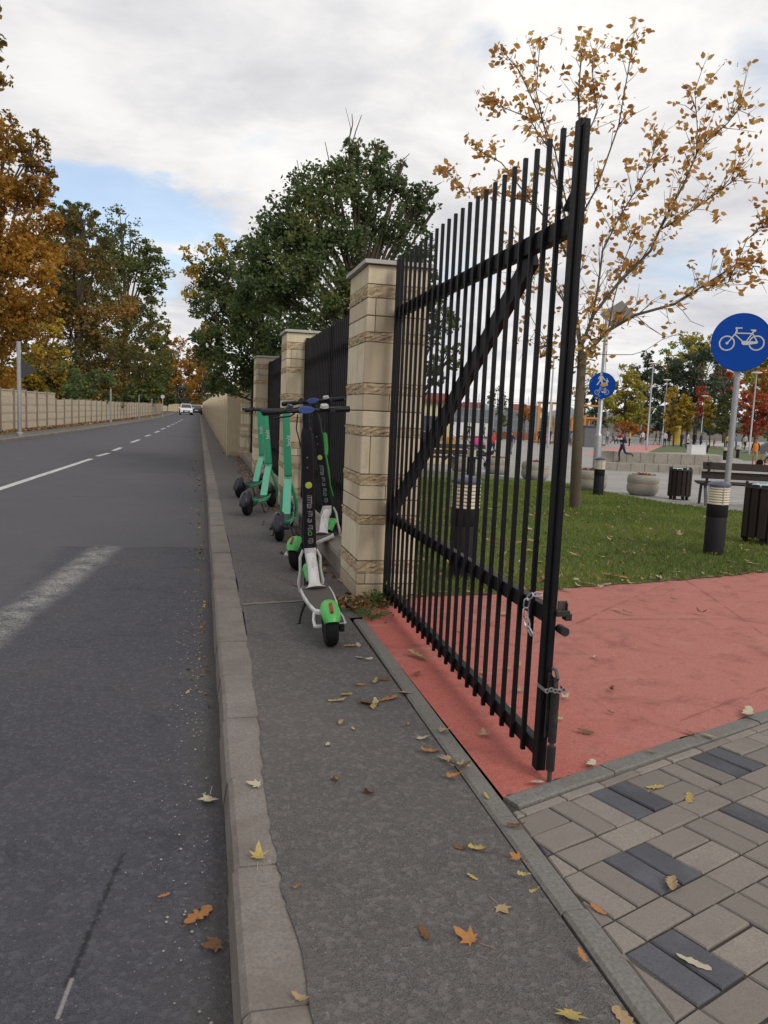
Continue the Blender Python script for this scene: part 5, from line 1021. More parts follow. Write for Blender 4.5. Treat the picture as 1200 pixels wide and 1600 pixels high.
def body(t, mats, pose=None, fingers=False, bare=()):
    J = {k: list(v) for k, v in JP.items()}
    for k, v in (pose or {}).items(): J[k] = list(v) + [J[k][3]] * (len(v) == 3)
    ed = list(ED); 
    if fingers:
        for s in 'LR':
            h = Vector(J['ha' + s][:3]); w = Vector(J['wr' + s][:3]); d = (h - w).normalized(); side = d.cross(Vector((1, 0, 0) if abs(d.x) < .8 else (0, 1, 0))).normalized(); pn = d.cross(side)
            for k, (o, L) in enumerate(((-.027, .065), (-.009, .078), (.009, .074), (.027, .058))):
                a = h + d * .03 + side * o; b_ = a + d * L * .5 + pn * .008; c = b_ + d * L * .45 + pn * .022
                J[f'f{s}{k}a'] = [*a, .0095]; J[f'f{s}{k}b'] = [*b_, .0085]; J[f'f{s}{k}c'] = [*c, .007]; ed += [('ha' + s, f'f{s}{k}a', 3), (f'f{s}{k}a', f'f{s}{k}b', 3), (f'f{s}{k}b', f'f{s}{k}c', 3)]
            a = h + side * -.035 - d * .005; b_ = a + d * .03 - side * .02 + pn * .015; J[f't{s}a'] = [*a, .011]; J[f't{s}b'] = [*b_, .009]; ed += [('ha' + s, f't{s}a', 3), (f't{s}a', f't{s}b', 3)]
    names = list(J); ix = {k: i for i, k in enumerate(names)}; me = bpy.data.meshes.new('body'); me.from_pydata([J[k][:3] for k in names], [(ix[a], ix[b]) for a, b, _ in ed], [])
    o = bpy.data.objects.new('body', me); COL.objects.link(o); md = o.modifiers.new('skin', 'SKIN'); md.use_smooth_shade = True
    for i, k in enumerate(names): me.skin_vertices[0].data[i].radius = (J[k][3], J[k][3] * (.82 if k in ('pelvis', 'spine', 'chest') else 1))
    me.skin_vertices[0].data[0].use_root = True; o.modifiers.new('sub', 'SUBSURF').levels = 1; o.modifiers['sub'].render_levels = 1
    dg = bpy.context.evaluated_depsgraph_get(); m2 = bpy.data.meshes.new_from_object(o.evaluated_get(dg)); o.modifiers.clear(); o.data = m2; bpy.data.meshes.remove(me); m2.name = 'body'
    m2.materials.clear()
    for q in mats: m2.materials.append(q)
    A = np.array([J[a][:3] for a, b, _ in ed]); Bv = np.array([J[b][:3] for a, b, _ in ed]); ra = np.array([(J[a][3] + J[b][3]) / 2 for a, b, _ in ed]); mi = [m for _, _, m in ed]; idx = []
    for p in m2.polygons:
        c = np.array(p.center); ab = Bv - A; k = np.clip(((c - A) * ab).sum(1) / (ab * ab).sum(1), 0, 1); dd = np.linalg.norm(c - A - ab * k[:, None], axis=1) / ra; idx.append(mi[int(dd.argmin())])
    m2.polygons.foreach_set('material_index', idx); m2.polygons.foreach_set('use_smooth', [True] * len(idx)); o.parent = t; return o, J
def hair(t, J, m, long=0.):
    h = Vector(J['head'][:3]); up = (Vector(J['headt'][:3]) - Vector(J['headb'][:3])).normalized(); vs, fs = [], []; n_ = 12
    fw = (Vector(J['nose'][:3]) - h); fw = (fw - up * fw.dot(up)).normalized(); rt = fw.cross(up)
    for i in range(6):
        ph = i / 5 * (1.75 + long)
        for k in range(n_):
            th = 2 * math.pi * k / n_; r = .104 * math.sin(min(ph, 2.0)) + .003; z = .108 * math.cos(ph) if ph < 1.57 else -.09 * (ph - 1.57) * (1 + long); front = max(0, math.sin(th)); z += front * .10 * (ph > 1.2) ; vs.append(h + up * (.012 + z) + rt * math.cos(th) * r + fw * (math.sin(th) * r * 1.05 - .012))
    for i in range(5):
        for k in range(n_): a, b = i * n_ + k, i * n_ + (k + 1) % n_; fs.append((a, b, b + n_, a + n_))
    return MB().add(vs, fs).build('hair', m, t, smooth=80)
def eyes(t, J):
    h = Vector(J['head'][:3]); up = (Vector(J['headt'][:3]) - Vector(J['headb'][:3])).normalized(); fw = (Vector(J['nose'][:3]) - h); fw = (fw - up * fw.dot(up)).normalized(); rt = fw.cross(up); mb = MB()
    for s in (-1, 1): c = h + fw * .086 + rt * s * .033 + up * .008; mb.box(c, (.022, .008, .01))
    mb.box(h + fw * .084 - up * .055, (.04, .008, .009)); return mb.build('face_features', M_HAIR, t, smooth=0)
STEP = dict(knL=(-.10, .16, .50), anL=(-.10, .20, .10), toL=(-.10, .34, .06), knR=(.10, .02, .50), anR=(.10, -.30, .16), toR=(.10, -.20, .05), haL=(-.22, -.05, .84), wrL=(-.22, -.05, .91), elL=(-.22, -.08, 1.13), haR=(.22, .16, .86), wrR=(.22, .14, .93))
def person(label, loc, face, h, top, legs, hr=None, pose=None, shoe=None, group=None, fine=False, skin=None, longhair=0.):
    t = thing('person', label, 'person', loc, face, group); t.scale = (h / 1.76,) * 3
    o, J = body(t, [top, legs, shoe or M_SHOE, skin or M_SKIN], pose, fine); hair(t, J, hr or M_HAIR, longhair)
    if fine: eyes(t, J)
    return t, J
facing = lambda p, deg: math.atan2(p.x, p.y) * -1 + R(deg)        # 0 = walking away from the viewer, 90 = to the left, 180 = toward
C_NAVY, C_RED, C_WHITE, C_BLACK, C_GREY, C_ORANGE, C_MUST, C_TAN, C_BLUE, C_LGREY, C_YEL, C_PINK, C_TEAL = (cloth(*a) for a in (('navy', (.015, .022, .05)), ('red', (.42, .04, .04)), ('white', (.6, .6, .6)), ('black', (.015, .015, .018)), ('grey', (.12, .12, .13)), ('orange', (.62, .20, .015)), ('mustard', (.48, .25, .035)), ('tan', (.30, .21, .14)), ('blue', (.05, .16, .42)), ('light_grey', (.33, .35, .38)), ('yellow', (.55, .50, .08)), ('magenta', (.42, .025, .20)), ('teal', (.02, .22, .26))))
# running child on the seat wall step
wd = Vector((math.cos(SWAN), math.sin(SWAN), 0)); wn = Vector((-wd.y, wd.x, 0))
p = SWA + wd * (.80) + wn * .28; p.z = SWA.z + .312
RUN = dict(pelvis=(0, .02, .90), spine=(0, .08, 1.09), chest=(0, .15, 1.26), neckb=(0, .20, 1.40), neck=(0, .22, 1.46), headb=(0, .245, 1.52), head=(0, .265, 1.59), headt=(0, .265, 1.66), nose=(0, .375, 1.545), shL=(-.17, .18, 1.34), shR=(.17, .18, 1.34), elL=(-.26, -.04, 1.16), wrL=(-.22, .14, 1.02), haL=(-.20, .20, 1.02), elR=(.26, .34, 1.10), wrR=(.2, .50, 1.20), haR=(.18, .55, 1.24),
 hiL=(-.09, .03, .85), hiR=(.09, .03, .85), knR=(.10, .16, .50), anR=(.10, .10, .09), toR=(.10, .25, .045), knL=(-.10, -.10, .50), anL=(-.10, -.48, .48), toL=(-.10, -.55, .34))
t, J = person('child in a navy jacket with red shoulders running on the stepped wall, carrying a backpack', p, SWAN + R(98), 1.30, C_NAVY, C_NAVY, M_HAIRB, RUN, fine=True)
yk = MB(); yk.path([(-.235, .16, 1.335), (-.12, .13, 1.40), (0, .12, 1.415), (.12, .13, 1.40), (.235, .16, 1.335)], [.058, .085, .10, .085, .058], 8); yk.build('red_yoke', C_RED, t); yk = MB().path([(-.225, .20, 1.27), (-.10, .265, 1.25), (.10, .265, 1.25), (.225, .20, 1.27)], [.05, .05, .05, .05], 8).build('white_band', C_WHITE, t)
bp = thing('backpack', 'dark school backpack on the running child', 'backpack', p, SWAN + R(98)); bp.scale = t.scale; MB().box((0, -.02, 1.22), (.27, .17, .36), Matrix.Rotation(R(-20), 3, 'X')).box((0, -.115, 1.14), (.21, .06, .2), Matrix.Rotation(R(-20), 3, 'X')).build('pack', C_BLACK, bp, smooth=0, bev=.04)
# adult with orange vest walking beside a child on a bicycle
p = foot(1178, 50); HOLD = dict(STEP)
t, J = person('adult in an orange vest over black sleeves walking behind a child on a small bicycle', p, facing(p, 180), 1.72, C_BLACK, C_TAN, M_HAIRB, STEP, fine=True); 
v = MB(); v.loft([[(math.cos(a) * rx, math.sin(a) * ry + .0, z) for a in [2 * math.pi * i / 14 for i in range(14)]] for z, rx, ry in ((.86, .155, .125), (1.0, .15, .125), (1.2, .165, .135), (1.36, .15, .12), (1.44, .09, .09))]); v.build('vest', C_ORANGE, t)
p2 = foot(1196, 47.5); bk = thing('child_bicycle', 'small red bicycle ridden by a child at the right edge of the plaza', 'bicycle', p2, facing(p2, 120))
for y in (-.38, .38): MB().lathe([(.19, -.018), (.215, -.02), (.215, .02), (.19, .018), (.19, -.018)], (0, y, .215), 18, axis='X').build('wheel', M_RUB, bk)
MB().path([(0, -.38, .215), (0, -.05, .25), (0, .32, .5)], .02, 6).path([(0, -.05, .25), (0, -.16, .55)], .018, 6).path([(0, .38, .215), (0, .30, .62)], .018, 6).path([(-.22, .26, .66), (0, .30, .64), (.22, .26, .66)], .014, 6).build('frame', C_RED, bk); MB().box((0, -.17, .57), (.12, .2, .05)).build('saddle', M_BLK, bk, smooth=0, bev=.015)
SIT = dict(pelvis=(0, -.2, 1.02), spine=(0, -.12, 1.18), chest=(0, .0, 1.32), neckb=(0, .06, 1.45), neck=(0, .08, 1.50), headb=(0, .1, 1.56), head=(0, .11, 1.63), headt=(0, .1, 1.70), nose=(0, .22, 1.60), shL=(-.17, .02, 1.40), shR=(.17, .02, 1.40), elL=(-.25, .18, 1.2), wrL=(-.27, .38, 1.18), haL=(-.27, .44, 1.18), elR=(.25, .18, 1.2), wrR=(.27, .38, 1.18), haR=(.27, .44, 1.18), hiL=(-.09, -.16, .98), hiR=(.09, -.16, .98), knL=(-.13, .18, .80), anL=(-.13, .12, .40), toL=(-.13, .27, .36), knR=(.13, .12, .62), anR=(.13, .0, .24), toR=(.13, .15, .2))
t, J = person('child in a pale top riding the small red bicycle at the right edge', p2 + Vector((0, 0, 0)), facing(p2, 120), 1.0, C_LGREY, C_BLACK, M_HAIRB, SIT)
# woman with a pushchair, seen through the gate
p = foot(702, 27.8); PUSH = dict(STEP, elL=(-.22, .10, 1.16), wrL=(-.2, .32, 1.08), haL=(-.19, .39, 1.07), elR=(.22, .10, 1.16), wrR=(.2, .32, 1.08), haR=(.19, .39, 1.07))
t, J = person('woman in pale top and mustard coat pushing a pushchair behind the gate', p, facing(p, -90), 1.66, C_WHITE, C_BLACK, M_HAIR, PUSH, fine=True, longhair=.25)
MB().loft([[(math.cos(a) * rx, math.sin(a) * ry, z) for a in [2 * math.pi * i / 14 for i in range(14)]] for z, rx, ry in ((.58, .25, .23), (.8, .22, .20), (1.0, .185, .165), (1.10, .16, .14))]).build('coat', C_MUST, t)
q = p + Vector((math.cos(math.atan2(-p.x, p.y) ), math.sin(math.atan2(-p.x, p.y)), 0)) * .95; ps = thing('pushchair', 'pushchair with a magenta hood behind the gate bars', 'pushchair', q, facing(p, -90))
for y in (-.28, .36):
    for x in (-.25, .25): MB().lathe([(.10, -.02), (.13, -.022), (.13, .022), (.10, .02), (.10, -.02)], (x, y, .13), 16, axis='X').build('wheel', M_RUB, ps)
for x in (-.25, .25): MB().path([(x, .36, .13), (x, .10, .5), (x, -.42, 1.05)], .014, 6).path([(x, -.28, .13), (x, .12, .62)], .014, 6).build('frame', M_BLK, ps)
MB().path([(-.25, -.42, 1.05), (0, -.46, 1.07), (.25, -.42, 1.05)], .02, 8).build('handle', M_BLK, ps)
MB().loft([[(x, y, z) for x, y, z in ((-.21, a, b), (.21, a, b), (.21, a + .02, b + .14), (-.21, a + .02, b + .14))] for a, b in ((-.30, .62), (.0, .42), (.35, .44), (.55, .52))]).build('carrycot', C_BLACK, ps, smooth=0, bev=.02)
hd = MB(); hd.loft([[(.23 * math.cos(a), -.05 + .34 * math.sin(a) * math.cos(ph), .70 + .34 * math.sin(a) * math.sin(ph)) for a in [math.pi * i / 10 for i in range(11)]] for ph in [R(q_) for q_ in (30, 55, 80, 105, 130, 150)]], cap=False); hd.build('hood', C_PINK, ps, smooth=60)
# others
def at_px(px, d): return foot(px, d)
p = at_px(770, 44); person('boy in a red and dark jacket walking behind the gate bars', p, facing(p, 60), 1.45, C_RED, C_NAVY, M_HAIR, STEP)
p = at_px(798, 48); person('slim boy in a dark blue jacket walking behind the gate bars', p, facing(p, 150), 1.45, C_NAVY, C_GREY, M_HAIRB, STEP)
folk = [(842, 74, 1.6, C_BLACK, C_BLACK, 'person in black beside the orange playground post'), (852, 72, 1.2, C_PINK, C_GREY, 'child in magenta standing at the playground edge'), (858, 76, 1.65, C_NAVY, C_BLACK, 'person in navy standing by the lamp pole at the playground'), (894, 74, 1.5, C_LGREY, C_TAN, 'person in light grey in front of the dark play panel'), (900, 78, 1.3, C_RED, C_BLACK, 'child in red by the dark play panel'), (732, 84, 1.7, C_BLACK, C_BLACK, 'person in black in front of the white barrier, seen through the bars'), (755, 86, 1.7, C_GREY, C_BLACK, 'person in grey in front of the white barrier, right of the one in black'),
 (983, 84, 1.6, C_YEL, C_BLACK, 'person in a bright yellow cap and top beyond the running child'), (1003, 90, 1.7, C_WHITE, C_GREY, 'person in white left of the tall lamp'), (957, 88, 1.7, C_GREY, C_BLACK, 'person in grey at the far end of the red path'), (965, 92, 1.2, C_RED, C_NAVY, 'small child in red at the far end of the red path'), (948, 86, 1.7, C_LGREY, C_NAVY, 'person in light grey left of the running child'), (1024, 92, 1.7, C_BLACK, C_GREY, 'person in black between two lamp posts'), (1038, 86, 1.75, C_WHITE, C_NAVY, 'person in a white top right of the second lamp'), (1064, 90, 1.7, C_NAVY, C_BLACK, 'person in navy at the yellow play panel'), (1074, 84, 1.75, C_WHITE, C_BLACK, 'person in a white top and black trousers near the yellow panel'), (1084, 92, 1.7, C_BLACK, C_BLACK, 'person in black right of the yellow panel'), (1094, 88, 1.7, C_NAVY, C_NAVY, 'person in all navy in front of the pines'), (1115, 90, 1.1, C_PINK, C_RED, 'small child in pink beside the narrow lamp'), (1136, 86, 1.7, C_YEL, C_BLACK, 'person in a yellow green top left of the round sign post'), (1149, 84, 1.7, C_BLUE, C_NAVY, 'person in bright blue just right of the round sign post'), (1163, 88, 1.75, C_WHITE, C_BLACK, 'person in white and black by the right lamp post'), (1160, 94, 1.2, C_GREY, C_TAN, 'child in grey near the skate ramp')]
for i, (px, d, h, a, b, lb) in enumerate(folk):
    p = at_px(px, d); person(lb, p, facing(p, (i * 67) % 360), h, a, b, (M_HAIR, M_HAIRB)[i % 2], STEP if i % 3 == 0 else None)
# ------------------------------------------------------------------ PARK LAMPS, PLAYGROUND, COURT, HILLS, KIOSK
def park_lamp(label, px, d, h, two=False):
    t = thing('park_lamp', label, 'street lamp', foot(px, d), group='slim park lamps'); MB().lathe([(.10, -.05), (.10, .9), (.075, .95), (.055, h)], n=12).build('pole', M_STEEL, t)
    MB().lathe([(.06, h - .12), (.40, h - .02), (.46, h + .02), (.42, h + .07), (.05, h + .10)], n=20).build('lamp_head', M_LAMPH, t)
    if two: MB().lathe([(.05, h * .62), (.34, h * .62 + .06), (.36, h * .62 + .10), (.05, h * .62 + .14)], (.0, 0, 0), n=16).build('lower_lamp', M_LAMPH, t)
for a in (('tall slim lamp nearest the far lawn, left of the pines', 1010, 74, 7.9), ('second slim lamp right of the tallest one', 1034, 98, 7.8), ('slim lamp between the red tree and the round sign', 1170, 72, 7.3), ('short looking slim lamp in front of the pines with a lower lamp disc', 1094, 112, 6.6, True), ('slim lamp close behind the tall one, carrying a small box', 1000, 118, 6.2), ('slim lamp near the yellow green tree', 972, 124, 5.8), ('slim lamp just right of the walkers sign pole', 950, 128, 6.4), ('slim lamp beside the narrow orange yellow tree', 1103, 128, 5.0), ('slim lamp pole in front of the playground seen through the gate', 856, 66, 7.5)): park_lamp(*a)
M_WOOD = mat('orange_timber', (.48, .22, .05), .7, .2, 5, .2, 60); M_WOODR = mat('red_timber', (.20, .075, .04), .75, .2, 5); M_PNL = mat('dark_play_panel', (.045, .055, .085), .6, .2, 3); M_YPNL = mat('yellow_panel_paint', (.60, .42, .04), .5, .1, 3)
def playground():
    d = 82; A = foot(836, d); Bq = foot(948, d); dv = (Bq - A); L = dv.length; t = thing('play_tower', 'orange timber climbing frame behind the young oak', 'climbing frame', A, math.atan2(dv.y, dv.x)); f = L / 112
    for x, h in ((3, 4.1), (22, 4.1), (31, 4.1), (58, 3.0), (75, 3.0), (99, 4.1), (46, 4.1)):
        MB().box((x * f, 0, h / 2), (.22, .22, h)).build('post', M_WOOD, t, smooth=0)
    for (a, b, z, y) in ((0, 34, 4.1, 0), (60, 101, 4.0, 0), (60, 101, 2.6, .2), (44, 101, 2.75, 0)): MB().box(((a + b) / 2 * f, y, z), ((b - a) * f, .16, .18)).build('beam', M_WOODR if z > 4.05 else M_WOOD, t, smooth=0)
    for k in range(14): MB().box(((42 + k * 3.3) * f, -.1, 1.9), (2.3 * f, .06, 1.2 + .15 * (k % 3))).build('plank', M_WOODR if k % 2 else M_WOOD, t, smooth=0)
    MB().box((52 * f, -.15, .75), (16 * f, .08, 1.2)).box((86 * f, -.15, .75), (12 * f, .08, 1.3)).build('panel', M_PNL, t, smooth=0)
    MB().box((36 * f, 1, 1.3), (.15, 2.4, 2.6)).build('ramp', M_WOOD, t, smooth=0); MB().box((L * .45, .5, .08), (L * .98, 3.2, .16)).build('platform', M_WOODR, t, smooth=0); return t
playground()
gr = foot(905, 74); t = thing('grey_play_box', 'grey panelled box at the right foot of the climbing frame', 'box', foot(921, 76)); MB().box((0, 0, .95), (1.9, 1.4, 1.9)).build('side_panel', mat('slate_panel', (.10, .105, .115), .6, .2, 2), t, smooth=0, bev=.03); MB().box((0, 0, 1.95), (2.1, 1.6, .12)).build('lid', M_PNL, t, smooth=0)
t = thing('climbing_net', 'dark rope climbing structure with a yellow panel in front of the pines', 'play structure', foot(1056, 94))
for x in (-2.2, -.9, .7, 2.4): MB().path([(x, 0, -.1), (x, 0, 2.5)], .06, 6).build('post', M_FRAME, t)
for z in (2.45, 1.3): MB().path([(-2.3, 0, z), (2.5, 0, z)], .045, 6).build('beam', M_FRAME, t)
MB().box((-.1, -.1, 1.3), (1.0, .08, 2.1)).build('panel', M_YPNL, t, smooth=0)
for k in range(9): MB().path([(-2.2 + k * .55, 0, .1), (-1.9 + k * .5, 0, 2.4)], .018, 4).build('rope', M_FRAME, t)
t = thing('skate_ramp', 'dark curved skate ramp at the right edge beyond the person in the vest', 'ramp', foot(1190, 78), R(-35))
MB().prism([(-1.8, 0), (2.2, 0), (2.2, 1.9), (1.5, 1.85), (.5, 1.2), (-.6, .45), (-1.8, .05)], -1.4, 1.4, 'XZ').build('ramp_body', mat('ramp_metal', (.14, .15, .16), .4, .2, 2, metal=.4), t, smooth=0); MB().path([(2.2, -1.4, 1.9), (2.2, -1.4, 2.7), (2.2, 1.4, 2.7), (2.2, 1.4, 1.9)], .04, 6).build('guard_rail', M_STEEL, t)
# ball court fence, barrier, stand
M_CREAM = mat('cream_wall', (.55, .47, .27), .85, .12, 1.5); M_ROOF = mat('red_roof', (.20, .045, .035), .7, .25, 4); 
A = foot(660, 96); Bq = foot(905, 104); dv = Bq - A; t = thing('court_fence', 'tall ball court fence of thin grey poles seen through the gate bars', 'fence', A, math.atan2(dv.y, dv.x)); L = dv.length
for k in range(15):
    o = MB().path([(0, 0, 0), (0, 0, 4.6 + .6 * (k % 2))], .045, 6).build('pole', M_STEEL, t); o.location = (k * L / 14, (k % 3) * .6, 0)
for z in (1.2, 2.3, 3.4, 4.4): MB().path([(0, 0, z), (L, 0, z)], .018, 4).build('wire', M_STEEL, t)
A = foot(660, 88); Bq = foot(765, 90); dv = Bq - A; t = thing('white_barrier', 'long white board barrier of the ball court seen through the gate', 'barrier', A, math.atan2(dv.y, dv.x)); L = dv.length
for k in range(4): MB().box(((k + .5) * L / 4, 0, .95), (L / 4 - .03, .12, 1.5)).build('board', M_BARW, t, smooth=0)
MB().box((L / 2, .02, .1), (L, .2, .3)).build('base_rail', M_WOODR, t, smooth=0)
A = foot(770, 90); Bq = foot(842, 92); dv = Bq - A; t = thing('low_red_wall', 'low red brown wall in front of the ball court', 'low wall', A, math.atan2(dv.y, dv.x)); MB().box((dv.length / 2, 0, .4), (dv.length, .3, .9)).build('wall_body', M_WOODR, t, smooth=0, bev=.02)
A = foot(650, 104); Bq = foot(850, 108); dv = Bq - A; t = thing('grandstand', 'grey stand of seats beyond the ball court', 'grandstand', A, math.atan2(dv.y, dv.x)); L = dv.length
M_STAND = mat('stand_grey', (.13, .145, .16), .7, .3, .7)
for k in range(4): MB().box((L / 2, k * .8, .5 + k * .4), (L, .8, 1.0 + k * .8)).build('tier', M_STAND, t, smooth=0)
for k in range(16): MB().box(((k + .5) * L / 16, 2.6, 2.6), (.5, .3, .8)).build('seat_block', M_LAMPH if k % 3 else M_PNL, t, smooth=0)
# hills and far woods
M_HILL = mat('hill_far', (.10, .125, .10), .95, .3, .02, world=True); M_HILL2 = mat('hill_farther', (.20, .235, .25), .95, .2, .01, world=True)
def hills(name, d, prof, m):
    mb = MB(); fr_ = []; n_ = len(prof)
    for px, py in prof:
        top = deep(px, py, d); f0 = deep(px, 700, d); f0.z = -3; b = top + Vector((top.x, top.y, 0)).normalized() * 60; b.z = -3; m1 = f0.lerp(top, .6) + Vector((0, 0, (top.z + 3) * .15)); fr_.append([f0, m1, top, b])
    mb.loft(fr_, cap=False); return structure(mb.build(name, m, smooth=80))
wob = lambda x: 3 * math.sin(x * .09) + 2 * math.sin(x * .23 + 1) + 1.3 * math.sin(x * .61)
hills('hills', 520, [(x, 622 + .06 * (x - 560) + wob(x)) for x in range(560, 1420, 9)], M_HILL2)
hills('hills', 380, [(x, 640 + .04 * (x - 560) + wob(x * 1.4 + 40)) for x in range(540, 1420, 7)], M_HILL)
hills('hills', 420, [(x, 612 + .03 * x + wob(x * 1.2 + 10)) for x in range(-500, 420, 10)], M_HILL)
for i, (px, py) in enumerate(((695, 643), (715, 646), (735, 645), (808, 648), (830, 650))):
    q = deep(px, py, 340); t = thing('far_house', f"tiny pale house on the far hillside, {('first', 'second', 'third', 'fourth', 'fifth')[i]} counted from the gate hinge side", 'house', Vector((q.x, q.y, q.z - 4)), .4 * i); MB().box((0, 0, 2), (9, 7, 8)).build('wall', M_CREAM, t, smooth=0); MB().prism([(-5, 6), (5, 6), (0, 8.5)], -3.8, 3.8, 'XZ').build('roof', M_ROOF, t, smooth=0)
kp = foot(655, 31); t = thing('kiosk', 'small cream kiosk with a dark red roof behind the gate pillar', 'kiosk', kp, R(-8)); MB().box((0, 0, 1.15), (1.9, 1.9, 2.3)).build('wall', M_CREAM, t, smooth=0)
MB().loft([[(-1.1, -1.1, 2.302), (1.1, -1.1, 2.302), (1.1, 1.1, 2.302), (-1.1, 1.1, 2.302)], [(-1.1, -1.1, 2.42), (1.1, -1.1, 2.42), (1.1, 1.1, 2.42), (-1.1, 1.1, 2.42)], [(-.85, -.85, 2.66), (.85, -.85, 2.66), (.85, .85, 2.66), (-.85, .85, 2.66)]]).build('roof', M_ROOF, t, smooth=0)
MB().box((.3, -.96, 1.45), (.9, .03, .7)).build('shutter', M_PNL, t, smooth=0); MB().box((.3, -1.06, 1.05), (1.1, .22, .05)).build('counter', M_WOOD, t, smooth=0)
t = thing('equipment_case', 'black box on legs behind the gate brace, beside the kiosk', 'box', foot(656, 26)); MB().box((0, 0, .95), (.52, .4, .52)).build('case_body', M_BLKP, t, smooth=0, bev=.02)
for x in (-.2, .2): MB().path([(x, 0, 0), (x, 0, .7)], .03, 6).build('leg', M_BLK, t)
# ------------------------------------------------------------------ CARS at the end of the road
M_GLASS = mat('car_glass', (.02, .026, .032), .08, .1, 2, spec=.9); M_CARW = mat('car_white', (.72, .72, .72), .25, .03, 2, spec=.6); M_CARB = mat('car_dark_blue', (.02, .026, .045), .25, .05, 2, spec=.6); M_HEADL = mat('headlight_glass', (.75, .76, .78), .15, .1, 20); M_TAIL = mat('tail_glass', (.32, .015, .015), .2, .1, 20); M_PLATE = mat('plate_white', (.6, .6, .58), .5, .05, 10)
def car(label, loc, rz, paint, suv=True):
    """front toward -y"""
    t = thing('car', label, 'car', loc, rz); H = 1.62 if suv else 1.44; W = .92 if suv else .88
    prof = [(-2.2, .35, .55), (-2.24, .55, .62), (-2.15, .84, .74), (-1.6, .98, .86), (-.95, 1.05, .9), (1.9, 1.06, .9), (2.2, .95, .84), (2.24, .55, .7)]
    rings = []
    for y, zt, k in prof: w = W * (.82 + .18 * k / .9); zb = .30; rings.append([(-w * .94, y, zb), (-w, y, zb + (zt - zb) * .4), (-w * .97, y, zt - .06), (-w * .88, y, zt), (w * .88, y, zt), (w * .97, y, zt - .06), (w, y, zb + (zt - zb) * .4), (w * .94, y, zb)])
    MB().loft(rings).build('body', paint, t, smooth=35)
    g = MB().loft([[(-W * .88, a, 1.0), (W * .88, a, 1.0), (W * .70, b_, H - .06), (-W * .70, b_, H - .06)] for a, b_ in ((-1.02, -.35),)] + [[(-W * .90, a, 1.02), (W * .90, a, 1.02), (W * .71, b_, H - .05), (-W * .71, b_, H - .05)] for a, b_ in ((.6, .6), (2.05, 1.55))]); g.build('glasshouse', M_GLASS, t, smooth=0)
    MB().loft([[(-W * .70, -.42, H - .07), (W * .70, -.42, H - .07), (W * .64, -.34, H - .01), (-W * .64, -.34, H - .01)], [(-W * .71, .6, H - .04), (W * .71, .6, H - .04), (W * .66, .6, H + .02), (-W * .66, .6, H + .02)], [(-W * .70, 1.62, H - .07), (W * .70, 1.62, H - .07), (W * .64, 1.5, H - .01), (-W * .64, 1.5, H - .01)]]).build('roof', paint, t, smooth=35)
    for s in (-1, 1):
        MB().path([(s * W * .87, -1.0, 1.02), (s * W * .70, -.40, H - .05)], .04, 6).path([(s * W * .89, .35, 1.02), (s * W * .71, .4, H - .04)], .035, 6).path([(s * W * .89, 2.0, 1.02), (s * W * .70, 1.58, H - .05)], .06, 6).build('pillar', paint, t)
        for y in (-1.38, 1.38):
            o = MB().lathe([(.20, -.10), (.31, -.11), (.335, -.08), (.335, .08), (.31, .11), (.20, .10)], (s * (W - .08), y, .335), 20, axis='X').build('wheel', M_RUB, t); MB().lathe([(.02, -.105), (.20, -.10), (.21, 0), (.20, .10), (.02, .105)], (s * (W - .08), y, .335), 16, axis='X').build('rim', M_SIL, o)
        MB().box((s * .68, -2.17, .74), (.36, .12, .14)).build('headlight', M_HEADL, t, smooth=0, bev=.03); MB().box((s * .70, 2.2, .82), (.28, .1, .16)).build('tail_light', M_TAIL, t, smooth=0, bev=.03)
        MB().box((s * (W + .09), -.72, 1.05), (.2, .12, .14)).build('mirror', paint, t, smooth=0, bev=.03)
    MB().box((0, -2.25, .56), (.95, .04, .22)).build('grille', M_BLKP, t, smooth=0, bev=.01); MB().box((0, -2.275, .50), (.52, .02, .11)).build('number_plate', M_PLATE, t, smooth=0); MB().box((0, 2.25, .72), (.52, .02, .11)).build('number_plate', M_PLATE, t, smooth=0)
    MB().box((0, -2.2, .36), (1.55, .14, .14)).build('bumper', M_BLKP, t, smooth=0, bev=.03); return t
c = Vector((-1.75, 122, -.12)); car('white car coming toward the viewer at the far end of the road', c, R(2), M_CARW); c = Vector((-.35, 128, -.12)); car('dark blue car driving away in the right lane at the far end of the road', c, R(182), M_CARB, False)
